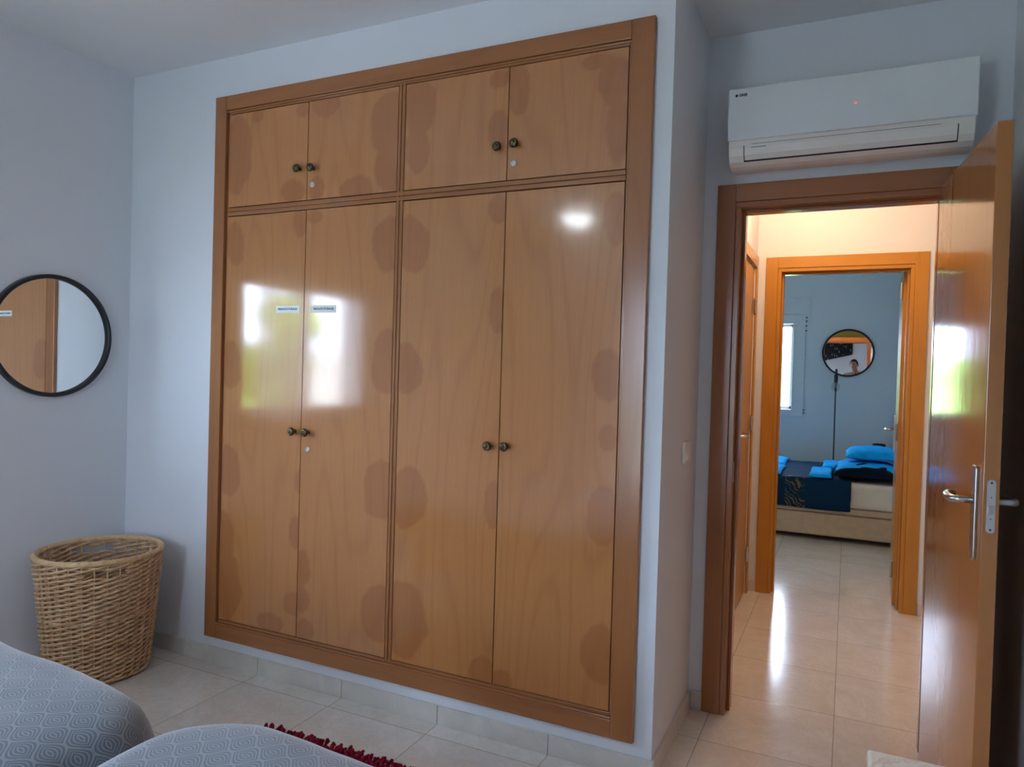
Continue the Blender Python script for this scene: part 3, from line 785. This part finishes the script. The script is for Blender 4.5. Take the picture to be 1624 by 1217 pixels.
# unseen sheer curtain, placed to dim half of window_1 in the door reflection
ct = thing('sheer_curtain', 'white sheer curtain at the bedroom window, unseen, dimming part of the window glare mirrored in the wardrobe door', 'curtain', (XL + .05, 1.29, 1.95))
bm = nb(); g = []
for i in range(81):
    y = 1.07 + .44 * i / 80; x = XL + .045 + .016 * math.sin(i * .62) + .006 * math.sin(i * 1.7)
    g.append([bm.verts.new((x + .004 * math.sin(k * .8 + i * .2), y, .93 + 1.02 * k / 20)) for k in range(21)])
for a, b in zip(g, g[1:]):
    for k in range(20): bm.faces.new((a[k], b[k], b[k + 1], a[k + 1]))
cl = obj('curtain_cloth', bm, sheer_mat(), ct, smooth=True)
obj('curtain_rod', tube(nb(), [(XL + .045, .98, 1.955), (XL + .045, 1.66, 1.955)], .008, 12), m_white, ct)
for yy in (1.0, 1.63): obj('rod_bracket', B(XL, XL + .045, yy, yy + .012, 1.948, 1.962), m_white, ct)

# ================================================================== LAMPS
m_lampw = emis('warm_diffuser', (1.0, .72, .42), 5.0)
hl = thing('hall_ceiling_lamp', 'round warm hall ceiling lamp above the doorway view, lighting the peach walls', 'ceiling lamp', (-.22, 3.95, H))
obj('lamp_base', lathe(nb(), [(0, 0), (.11, 0), (.11, .02), (0, .02)], (-.22, 3.95, H), (0, 0, -1), 32), m_white, hl)
obj('lamp_globe', lathe(nb(), [(.10, .02), (.10, .05), (.07, .085), (.03, .10), (0, .103)], (-.22, 3.95, H), (0, 0, -1), 32), m_lampw, hl, smooth=True)
pd = bpy.data.lights.new('hall_bulb', 'POINT'); pd.energy = 25; pd.color = (1.0, .61, .35); pd.shadow_soft_size = .09
po = bpy.data.objects.new('hall_bulb', pd); COL.objects.link(po); po.location = (-.22, 3.95, H - .22)
bl = thing('bedroom_ceiling_lamp', 'round ceiling lamp seen only as a bright spot mirrored in the right wardrobe door', 'ceiling lamp', (-2.13, -1.10, H))
obj('lamp_base', lathe(nb(), [(0, 0), (.14, 0), (.14, .02), (0, .02)], (-2.13, -1.10, H), (0, 0, -1), 32), m_white, bl)
obj('lamp_globe', lathe(nb(), [(.125, .02), (.125, .05), (.09, .085), (.045, .10), (0, .103)], (-2.13, -1.10, H), (0, 0, -1), 32), emis('cool_diffuser', (.85, .95, 1.0), 22), bl, smooth=True)

# ================================================================== FAR BEDROOM
m_bb = plain('beige_bed_base', (.50, .38, .26), .75, 0, .08, 20)
m_sheet = plain('cream_fitted_sheet', (.66, .62, .55), .8, 0, .05, 10)
m_blue = plain('bright_blue_cloth', (.010, .36, .80), .95, 0, .12, 14, spec=.05)
m_navy = plain('navy_cloth', (.006, .010, .020), .95, 0, .3, 10, spec=.05)
def palm_mat():
    m, nt, b = newmat('navy_cover_with_gold_leaf_patch')
    tc = nt.nodes.new('ShaderNodeTexCoord'); sp = nt.nodes.new('ShaderNodeSeparateXYZ'); L(nt, tc.outputs['Object'], sp.inputs[0])
    wv = nt.nodes.new('ShaderNodeTexWave'); wv.inputs['Scale'].default_value = 9; wv.inputs['Distortion'].default_value = 14; wv.inputs['Detail'].default_value = 3
    mp = nt.nodes.new('ShaderNodeMapping'); mp.inputs['Rotation'].default_value = (0, .9, .3); L(nt, tc.outputs['Object'], mp.inputs[0]); L(nt, mp.outputs[0], wv.inputs[0])
    ox = sp.outputs[0]; inx = M(nt, 'MULTIPLY', M(nt, 'GREATER_THAN', ox, -.46 + .6), M(nt, 'LESS_THAN', ox, -.30 + .6))
    k = M(nt, 'MULTIPLY', inx, M(nt, 'MULTIPLY', M(nt, 'SUBTRACT', wv.outputs['Fac'], .45, clamp=True), 1.9, clamp=True))
    k = M(nt, 'MULTIPLY', k, M(nt, 'MULTIPLY', M(nt, 'SUBTRACT', noi(nt, mp.outputs[0], 11, 3), .38, clamp=True), 4.0, clamp=True))
    near = M(nt, 'LESS_THAN', sp.outputs[1], -.60); k = M(nt, 'MULTIPLY', k, near)
    L(nt, mixc(nt, k, (.006, .030, .065), (.22, .16, .035)), b.inputs['Base Color']); b.inputs['Roughness'].default_value = .95; b.inputs['Specular IOR Level'].default_value = .08
    return m
fb = thing('double_bed', 'double bed with beige base and blue and navy bedding in the far bedroom', 'bed', (-.6, 7.23, 0))
obj('bed_base', B(-1.55, .43, 6.53, 7.92, .045, .235), m_bb, fb, bevel=.015)
obj('base_rim', B(-1.56, .44, 6.52, 7.93, .240, .290), m_bb, fb, bevel=.012)
obj('mattress', B(-1.55, .43, 6.53, 7.92, .290, .505), m_sheet, fb, bevel=.035, seg=4)
for lx in (-1.5, .38):
    for ly in (6.60, 7.85): obj('leg', tube(nb(), [(lx, ly, 0), (lx, ly, .05)], .025, 12), m_bedleg, fb)
# bed cover: top and front drape
bm = nb(); g = []
path = [(7.945, .30), (7.945, .42), (7.94, .49), (7.91, .515)] + [(7.91 - (7.91 - 6.54) * i / 24, .515 + .004 * math.sin(i * PI / 24)) for i in range(1, 25)] + [(6.518, .50), (6.508, .45), (6.506, .38), (6.502, .32), (6.500, .272)]
for i in range(61):
    x = -1.57 + 1.62 * i / 60
    g.append([bm.verts.new((x + .010 * (k > 28) * noise.noise(Vector((k * .6, 1, 2))), y - (.006 * noise.noise(Vector((x * 8, z * 5, 0))) + .004 if k > 28 else 0), z + (.005 * noise.noise(Vector((x * 7, y * 5, 1))) if k < 28 else .004 * math.sin(x * 9)))) for k, (y, z) in enumerate(path)])
for a, b in zip(g, g[1:]):
    for k in range(len(path) - 1): bm.faces.new((a[k], b[k], b[k + 1], a[k + 1]))
cv = obj('bed_cover', bm, palm_mat(), fb, smooth=True)
sm = cv.modifiers.new('thick', 'SOLIDIFY'); sm.thickness = .006; sm.offset = 1
def soft(x0, x1, y0, y1, z0, h, seed, sh=2.6, n=18, wr=.004):
    """pillow or folded cloth: superellipse plan, domed top, flat underside"""
    bm = nb(); top, bot = [], []
    for j in range(n + 1):
        a, b = [], []
        for i in range(n + 1):
            u = -1 + 2 * i / n; v = -1 + 2 * j / n
            e = (1 - abs(u) ** sh) * (1 - abs(v) ** sh); e = max(0, e) ** .45
            x = (x0 + x1) / 2 + (x1 - x0) / 2 * u * (1 - .04 * (1 - abs(v)) * (abs(u) > .9)); y = (y0 + y1) / 2 + (y1 - y0) / 2 * v
            w = noise.noise(Vector((x * 12 + seed, y * 12, seed))) * wr * 2
            a.append(bm.verts.new((x, y, z0 + h * (.28 + .72 * e) + w)))
            b.append(bm.verts.new((x, y, z0 + h * (.22 - .22 * e) if h > .05 else z0)))
        top.append(a); bot.append(b)
    for j in range(n):
        for i in range(n):
            bm.faces.new((top[j][i], top[j][i + 1], top[j + 1][i + 1], top[j + 1][i]))
            bm.faces.new((bot[j][i], bot[j + 1][i], bot[j + 1][i + 1], bot[j][i + 1]))
    for i in range(n):
        bm.faces.new((top[0][i], bot[0][i], bot[0][i + 1], top[0][i + 1])); bm.faces.new((top[n][i], top[n][i + 1], bot[n][i + 1], bot[n][i]))
        bm.faces.new((top[i][0], top[i + 1][0], bot[i + 1][0], bot[i][0])); bm.faces.new((top[i][n], bot[i][n], bot[i + 1][n], top[i + 1][n]))
    return bm
ZT = .5325
def cloth(x0, x1, y0, y1, lab, s):
    o = tag(obj('folded_towel', soft(x0, x1, y0, y1, ZT, .030, s, 8, 22, .004), m_blue, smooth=True), lab, 'towel', 'folded towels on the far bed')
cloth(-1.10, -.50, 6.54, 7.20, 'folded bright blue cloth at the near left of the far bed, beside the window', 1)
cloth(-1.10, -.52, 7.26, 7.86, 'folded bright blue cloth at the far left of the far bed, next to the wall', 2)
cloth(-.28, -.10, 6.54, 7.15, 'folded bright blue towel right in front of the black pillow on the far bed', 3)
cloth(-.20, .06, 7.25, 7.86, 'folded bright blue towel at the wall side of the far bed, behind the front one', 4)
p1 = tag(obj('pillow', soft(-.09, .42, 6.56, 7.24, ZT, .120, 5, 3.0, 24, .004), [m_navy], smooth=True), 'black pillow with a blue upper side, lower of the two on the far bed', 'pillow', 'pillows on the far bed')
obj('blue_case_top', soft(-.075, .415, 6.60, 7.235, ZT + .044, .080, 6, 3.0, 24, .004), m_blue, p1, smooth=True)
tag(obj('pillow', soft(.00, .44, 6.80, 7.44, ZT + .135, .108, 7, 2.8, 24, .004), [m_blue], smooth=True), 'bright blue pillow lying on top of the black one on the far bed', 'pillow', 'pillows on the far bed')
# floor lamp with hanging bulb
lp = thing('floor_lamp', 'thin black pole lamp with a bare clear bulb in front of the blue wall', 'floor lamp', (-.115, 8.12, 0))
obj('lamp_foot', lathe(nb(), [(0, 0), (.11, 0), (.11, .012), (.02, .02), (0, .02)], (-.115, 8.12, 0), n=28), m_black, lp)
obj('pole', tube(nb(), [(-.115, 8.12, .01), (-.118, 8.12, 1.42)], .0065, 10), m_black, lp)
obj('socket', lathe(nb(), [(0, 0), (.010, 0), (.010, .055), (.019, .065), (.021, .125), (.017, .13), (0, .13)], (-.118, 8.095, 1.475), (0, 0, -1), 20), m_black, lp)
obj('arm', tube(nb(), [(-.118, 8.12, 1.40), (-.118, 8.12, 1.455), (-.118, 8.108, 1.472), (-.118, 8.095, 1.468)], .006, 8), m_black, lp)
gm = bpy.data.materials.new('bulb_glass'); gm.use_nodes = True; gb = gm.node_tree.nodes['Principled BSDF']
gb.inputs['Transmission Weight'].default_value = 1; gb.inputs['Roughness'].default_value = .02; gb.inputs['IOR'].default_value = 1.25
obj('bulb', lathe(nb(), [(.012, 0), (.018, .012), (.036, .035), (.044, .058), (.036, .085), (.018, .100), (0, .104)], (-.118, 8.095, 1.348), (0, 0, -1), 24), gm, lp, smooth=True)
obj('filament', tube(nb(), [(-.118, 8.095, 1.34), (-.124, 8.095, 1.30), (-.112, 8.095, 1.28), (-.118, 8.095, 1.34)], .0015, 5), m_chrome, lp)
# bedside table with dark woven lamp
nt_ = thing('bedside_table', 'small dark bedside table half hidden behind the far bed pillows', 'table', (.30, 8.09, 0))
obj('table_top', B(.15, .45, 7.96, 8.23, .48, .51), m_caseH, nt_, bevel=.004)
for lx in (.17, .43):
    for ly in (7.98, 8.21): obj('leg', B(lx - .015, lx + .015, ly - .015, ly + .015, 0, .48), m_caseV, nt_)
tl = thing('table_lamp', 'small dark table lamp shade peeking over the blue pillow', 'table lamp', (.30, 8.08, .51))
obj('lamp_stand', lathe(nb(), [(0, 0), (.055, 0), (.055, .01), (.012, .02), (.012, .12), (0, .12)], (.30, 8.08, .51), n=24), m_black, tl)
obj('lamp_shade', lathe(nb(), [(.078, .09), (.058, .22), (.052, .22), (.072, .09), (.078, .09)], (.30, 8.08, .51), n=28), plain('dark_woven_shade', (.035, .018, .010), .6, 0, .6, 90), tl)

# ================================================================== WALL HANGING behind the camera (seen in the far mirror)
def dots_mat():
    m, nt, b = newmat('black_cloth_with_pale_dots')
    v = nt.nodes.new('ShaderNodeTexVoronoi'); v.inputs['Scale'].default_value = 1.0; v.inputs['Randomness'].default_value = .3
    L(nt, objco(nt, (22, 22, 5.5), (0, -.2, 0)), v.inputs['Vector'])
    d = M(nt, 'LESS_THAN', v.outputs['Distance'], .17)
    L(nt, mixc(nt, M(nt, 'MULTIPLY', d, .6), (.006, .008, .014), (.5, .5, .5)), b.inputs['Base Color']); b.inputs['Roughness'].default_value = .9
    return m
tag(obj('wall_hanging', prism(nb(), [(-.62, 1.80), (.065, 1.975), (.065, 2.62), (-.62, 2.62)], 'y', YB, YB + .02), dots_mat()), 'black dotted cloth on the wall behind the photographer, seen in the far mirror', 'wall hanging')

# ================================================================== GARDEN outside the windows
m_lawn = plain('lawn', (.16, .24, .07), .9, 0, .35, 3)
def leafm(name, c1, c2):
    m, nt, b = newmat(name)
    L(nt, ramp(nt, noi(nt, objco(nt), 5, 5, .7), [(.3, c1), (.7, c2)]), b.inputs['Base Color']); b.inputs['Roughness'].default_value = .7
    return m
m_hedge = leafm('hedge_leaves', (.07, .14, .02), (.20, .30, .05)); m_hedge2 = leafm('pale_hedge_leaves', (.22, .42, .10), (.42, .62, .22))
m_bounce = plain('pale_bounce_paving', (.40, .41, .43), .8, 0, .1, 3)
struct('ground', B(-40, 40, -40, 50, -.32, -.20), m_lawn)
struct('bounce_paving', B(-8.4, 9, -12, 12, -.20, -.14), m_bounce)  # unseen paving added so neutral daylight bounces in, not lawn green
def hedge(x0, x1, y0, y1, h, lab, mat):
    bm = nb(); nx = max(3, int((x1 - x0) / .18)); ny = max(3, int((y1 - y0) / .18)); nz = int((h + .2) / .18)
    vs = {}
    def V(i, j, k):
        if (i, j, k) not in vs:
            p = Vector((x0 + (x1 - x0) * i / nx, y0 + (y1 - y0) * j / ny, -.2 + (h + .2) * k / nz))
            d = Vector([noise.noise(p * 2.3 + Vector((q * 11, 0, 0))) for q in range(3)]) * .16
            vs[(i, j, k)] = bm.verts.new(p + (d if k else Vector((d.x, d.y, 0)) * .3))
        return vs[(i, j, k)]
    for i in range(nx):
        for k in range(nz):
            for j in (0, ny): bm.faces.new((V(i, j, k), V(i + 1, j, k), V(i + 1, j, k + 1), V(i, j, k + 1)))
    for j in range(ny):
        for k in range(nz):
            for i in (0, nx): bm.faces.new((V(i, j, k), V(i, j + 1, k), V(i, j + 1, k + 1), V(i, j, k + 1)))
    for i in range(nx):
        for j in range(ny): bm.faces.new((V(i, j, nz), V(i + 1, j, nz), V(i + 1, j + 1, nz), V(i, j + 1, nz)))
    tag(obj('hedge', bm, mat), lab, 'hedge')
hedge(-7, 5, 12.2, 13.2, 1.72, 'green garden hedge outside the far bedroom window', m_hedge2)
hedge(-8.25, -7.6, -4.0, 1.5, 1.66, 'dark green garden shrub in front of the white garden wall, left window side', m_hedge)
gw = tag(obj('garden_wall', B(-8.6, -8.4, -9, 8, -.2, 1.62), plain('white_render', (.78, .76, .72), .8, 0, .08, 4)), 'white garden wall outside the left bedroom window, mirrored in the wardrobe door', 'wall')

# ================================================================== PHOTOGRAPHER (standing behind the camera, seen in the far mirror)
def skin_bm(V, Ed, root=0, sub=1):
    me = bpy.data.meshes.new('sk'); me.from_pydata([v[0] for v in V], Ed, [])
    o = bpy.data.objects.new('sk', me); COL.objects.link(o)
    md = o.modifiers.new('s', 'SKIN'); md.use_smooth_shade = True
    if not me.skin_vertices: me.attributes  # layer is added with the modifier
    bpy.context.view_layer.objects.active = o
    if not me.skin_vertices:
        b = bmesh.new(); b.from_mesh(me); b.verts.layers.skin.verify(); b.to_mesh(me); b.free()
    for i, (p, rr) in enumerate(V):
        sv = me.skin_vertices[0].data[i]; sv.radius = rr if isinstance(rr, tuple) else (rr, rr); sv.use_root = (i == root)
    o.modifiers.new('u', 'SUBSURF').levels = sub
    dg = bpy.context.evaluated_depsgraph_get(); m2 = bpy.data.meshes.new_from_object(o.evaluated_get(dg))
    b = bmesh.new(); b.from_mesh(m2)
    bpy.data.objects.remove(o); bpy.data.meshes.remove(me); bpy.data.meshes.remove(m2)
    return b
def add(bm, other):
    me = bpy.data.meshes.new('j'); other.to_mesh(me); other.free(); bm.from_mesh(me); bpy.data.meshes.remove(me)
m_skin = plain('skin', (.42, .22, .15), .5, 0, .08, 12)
m_shirt = plain('pink_shirt', (.46, .26, .27), .8, 0, .06, 9)
m_trous = plain('dark_blue_trousers', (.03, .04, .07), .85, 0, .2, 20)
m_hair = plain('short_dark_hair', (.018, .014, .012), .7, 0, .6, 160)
m_shoe = plain('dark_shoe', (.03, .025, .022), .5)
pp = thing('person', 'short-haired person in a pink shirt holding a phone, seen in the far mirror', 'person', (.14, -.42, 0))
HC = Vector((.095, -.335, 1.715))
PC = R_ * .035 + U_ * -.022 + FW * -.011 + Vector((0, 0, CAMZ))
pr_ = PC + R_ * .088; pl_ = PC - R_ * .088
ph = B(-.078, .078, -.0045, .0045, -.037, .037)
RM = Matrix(((R_.x, FW.x, U_.x, PC.x), (R_.y, FW.y, U_.y, PC.y), (R_.z, FW.z, U_.z, PC.z), (0, 0, 0, 1)))
ph.transform(RM)
pho = thing('phone', 'black phone held sideways at chest height by the person in the far mirror', 'phone', tuple(PC))
obj('phone_case', ph, m_black, pho, bevel=.003)
sc_ = B(-.074, .074, -.0052, -.0046, -.034, .034); sc_.transform(RM); obj('phone_screen', sc_, plain('dark_screen', (.02, .03, .04), .1), pho)
# body: torso, neck, legs, arms in one skinned surface
V = [((.14, -.44, .96), (.10, .07)), ((.14, -.44, 1.12), (.12, .085)), ((.14, -.42, 1.34), (.15, .10)), ((.13, -.41, 1.47), (.095, .065)),
     ((.12, -.395, 1.56), .060), ((.11, -.375, 1.62), .058), ((.10, -.35, 1.67), .062),
     ((.32, -.41, 1.465), .052), ((.385, -.36, 1.28), .048), ((.375, -.26, 1.15), .042), ((.26, -.14, 1.22), .038), (tuple(pr_ - FW * .035 - U_ * .045), .026),
     ((-.045, -.39, 1.465), .052), ((-.14, -.33, 1.28), .048), ((-.17, -.23, 1.16), .042), ((-.12, -.13, 1.22), .038), (tuple(pl_ - FW * .035 - U_ * .045), .026),
     ((.215, -.44, .86), .078), ((.245, -.42, .50), .060), ((.245, -.45, .30), .056), ((.25, -.46, .09), .040), ((.26, -.34, .045), (.042, .028)),
     ((.065, -.44, .86), .078), ((.04, -.42, .50), .060), ((.035, -.45, .30), .056), ((.03, -.46, .09), .040), ((.02, -.34, .045), (.042, .028))]
Ed = [(0, 1), (1, 2), (2, 3), (3, 4), (4, 5), (5, 6), (3, 7), (7, 8), (8, 9), (9, 10), (10, 11), (3, 12), (12, 13), (13, 14), (14, 15), (15, 16),
      (0, 17), (17, 18), (18, 19), (19, 20), (20, 21), (0, 22), (22, 23), (23, 24), (24, 25), (25, 26)]
body = skin_bm(V, Ed)
def hand(side):
    s = 1 if side > 0 else -1; end = pr_ if side > 0 else pl_; o = R_ * s
    wrist = end - FW * .035 - U_ * .045
    palm = end + o * .010 - FW * .012 - U_ * .014
    add(body, skin_bm([(tuple(wrist), (.024, .018)), (tuple(wrist.lerp(palm, .5)), (.030, .016)), (tuple(palm), (.034, .014)), (tuple(palm + U_ * .02), (.030, .012))], [(0, 1), (1, 2), (2, 3)]))
    for k in range(4):                       # fingers curl round the far side of the phone, clear of the lens
        L_ = (.020, .024, .023, .017)[k]
        base = palm + U_ * (.030 - .017 * k) + FW * .010 + o * .006
        p1 = base + FW * .016 - o * .003; p2 = p1 - o * L_ * .75; p3 = p2 - o * L_ * .45 - FW * .001
        add(body, skin_bm([(tuple(base), .0085), (tuple(p1), .0080), (tuple(p2), .0075), (tuple(p3), .0062)], [(0, 1), (1, 2), (2, 3)]))
    tb = palm - U_ * .012 - FW * .010; t1 = tb - FW * .014 - o * .016 + U_ * .012; t2 = t1 - o * .022 + U_ * .010 + FW * .004; t3 = t2 - o * .014 + U_ * .006 + FW * .003
    add(body, skin_bm([(tuple(tb), .0125), (tuple(t1), .0105), (tuple(t2), .0092), (tuple(t3), .0075)], [(0, 1), (1, 2), (2, 3)]))
hand(1); hand(-1)
# head
def head_pt(a, b, grow=0):
    """a: azimuth (0 = face), b: elevation"""
    d = Vector((math.sin(a) * math.cos(b), math.cos(a) * math.cos(b), math.sin(b)))
    x, y, z = d.x * .076, d.y * .096, d.z * .116
    if z < 0:
        k = 1 - .34 * (-z / .116) ** 1.3; x *= k; y = y * (1 - .12 * (-z / .116)) + .012 * (-z / .116)
    fr = max(0, d.y)
    def g(ax, bz, wa, wb): return math.exp(-((a - ax) / wa) ** 2 - ((b - bz) / wb) ** 2)
    y += .020 * g(0, -.10, .13, .16) + .012 * g(0, .06, .09, .22)          # nose
    y -= .009 * (g(.36, .10, .16, .10) + g(-.36, .10, .16, .10))            # eye sockets
    y += .004 * (g(.33, .27, .25, .08) + g(-.33, .27, .25, .08))            # brow
    y += .005 * g(0, -.50, .26, .05) + .004 * g(0, -.60, .24, .05) - .003 * g(0, -.55, .28, .03)   # lips
    y += .008 * g(0, -.95, .35, .18)                                        # chin
    v = Vector((x, y, z)); return v + d * grow
HR = Matrix.Translation(HC) @ Matrix.Rotation(.30, 4, 'Z') @ Matrix.Rotation(-.22, 4, 'X')
def head_bm(grow=0, test=None, na=56, nb_=40):
    bm = nb(); g = [[None] * na for _ in range(nb_ + 1)]
    for j in range(nb_ + 1):
        b = -PI / 2 + PI * j / nb_
        for i in range(na):
            a = -PI + 2 * PI * i / na; g[j][i] = (a, b)
    vs = {}
    def V_(j, i):
        i %= na
        if j in (0, nb_): i = 0
        if (j, i) not in vs: vs[(j, i)] = bm.verts.new(HR @ head_pt(*g[j][i], grow))
        return vs[(j, i)]
    for j in range(nb_):
        for i in range(na):
            if test and not test(g[j][i][0], g[j][i][1]): continue
            q = [V_(j, i), V_(j, i + 1), V_(j + 1, i + 1), V_(j + 1, i)]; q = [v for n_, v in enumerate(q) if v not in q[:n_]]
            if len(q) > 2: bm.faces.new(q)
    return bm
add(body, head_bm())
for s in (-1, 1):
    ear = lathe(nb(), [(0, 0), (.022, .002), (.026, .006), (.020, .010), (.010, .006), (0, .006)], (0, 0, 0), (1, 0, 0), 20)
    ear.transform(HR @ Matrix.Translation((s * .074, -.008, -.005)) @ Matrix.Rotation(PI if s < 0 else 0, 4, 'Z') @ Matrix.Scale(1.35, 4, (0, 0, 1)) @ Matrix.Rotation(.35, 4, 'Z'))
    add(body, ear)
obj('body', body, m_skin, pp, smooth=True)
hair = head_bm(.009, lambda a, b: b > .62 + .10 * math.cos(a) * (abs(a) < .9) or (abs(a) > 1.05 and b > .12) or (abs(a) > 1.9 and b > -.45))
ho = obj('hair', hair, m_hair, pp, smooth=True); so = ho.modifiers.new('t', 'SOLIDIFY'); so.thickness = .010; so.offset = -1
for s in (-1, 1):
    e = lathe(nb(), [(0, -.0115), (.006, -.009), (.0115, 0), (.006, .009), (0, .0115)], (0, 0, 0), (0, 1, 0), 16)
    e.transform(HR @ Matrix.Translation((s * .031, .0735, .011))); obj('eye', e, plain('eye', (.5, .48, .46), .2), pp, smooth=True)
    e = tube(nb(), [HR @ Vector((s * .016, .0905, .026)), HR @ Vector((s * .032, .090, .031)), HR @ Vector((s * .048, .080, .027))], .0035, 6); obj('eyebrow', e, m_hair, pp, smooth=True)
V2 = [((.14, -.44, .88), (.19, .145)), ((.14, -.44, 1.00), (.185, .142)), ((.14, -.44, 1.14), (.175, .132)), ((.14, -.42, 1.34), (.190, .135)), ((.13, -.41, 1.49), (.160, .112)), ((.122, -.400, 1.565), (.082, .076)),
      ((.335, -.41, 1.475), .078), ((.388, -.365, 1.29), .066), ((-.055, -.39, 1.475), .078), ((-.142, -.335, 1.29), .066)]
obj('shirt', skin_bm(V2, [(0, 1), (1, 2), (2, 3), (3, 4), (4, 5), (4, 6), (6, 7), (4, 8), (8, 9)]), m_shirt, pp, smooth=True)
V3 = [((.14, -.44, 1.06), (.155, .115)), ((.14, -.44, .98), (.160, .122)), ((.14, -.44, .90), (.150, .118)), ((.232, -.44, .78), .098), ((.245, -.42, .50), .076), ((.25, -.455, .12), .066), ((.048, -.44, .78), .098), ((.04, -.42, .50), .076), ((.03, -.455, .12), .066)]
obj('trousers', skin_bm(V3, [(0, 1), (1, 2), (2, 3), (3, 4), (4, 5), (2, 6), (6, 7), (7, 8)]), m_trous, pp, smooth=True)
for s, x in ((1, .255), (-1, .025)):
    obj('shoe', soft(x - .050, x + .050, -.53, -.27, 0.0, .085, 2 + s, 2.4, 14, .001), m_shoe, pp, smooth=True)
st = tube(nb(), [(.175, -.47, 1.53), (.165, -.40, 1.565), (.13, -.325, 1.53), (.09, -.275, 1.44), (.03, -.270, 1.32), (-.03, -.31, 1.18), (-.06, -.40, 1.05), (0, -.575, 1.15), (.11, -.58, 1.38), (.175, -.47, 1.53)], .011, 8)
obj('strap', st, m_black, pp, smooth=True)

# small bright tree outside the left window, mirrored in the left wardrobe doors
tr = thing('garden_tree', 'small yellow-green garden tree outside the left window, mirrored in the wardrobe door', 'tree', (-6.6, -2.52, -.14))
bm = nb(); bmesh.ops.create_icosphere(bm, subdivisions=4, radius=.34, matrix=Matrix.Translation((-6.6, -2.52, 1.93)))
for v in bm.verts:
    d = v.co - Vector((-6.6, -2.52, 1.93)); v.co += d.normalized() * (noise.noise(v.co * 3.2) * .16 + noise.noise(v.co * 11) * .07)
obj('crown', bm, leafm('bright_leaves', (.22, .38, .02), (.55, .70, .06)), tr)
obj('trunk', tube(nb(), [(-6.6, -2.52, -.14), (-6.57, -2.51, .8), (-6.6, -2.52, 1.75)], [.05, .04, .03], 10), plain('bark', (.12, .08, .05), .9), tr)
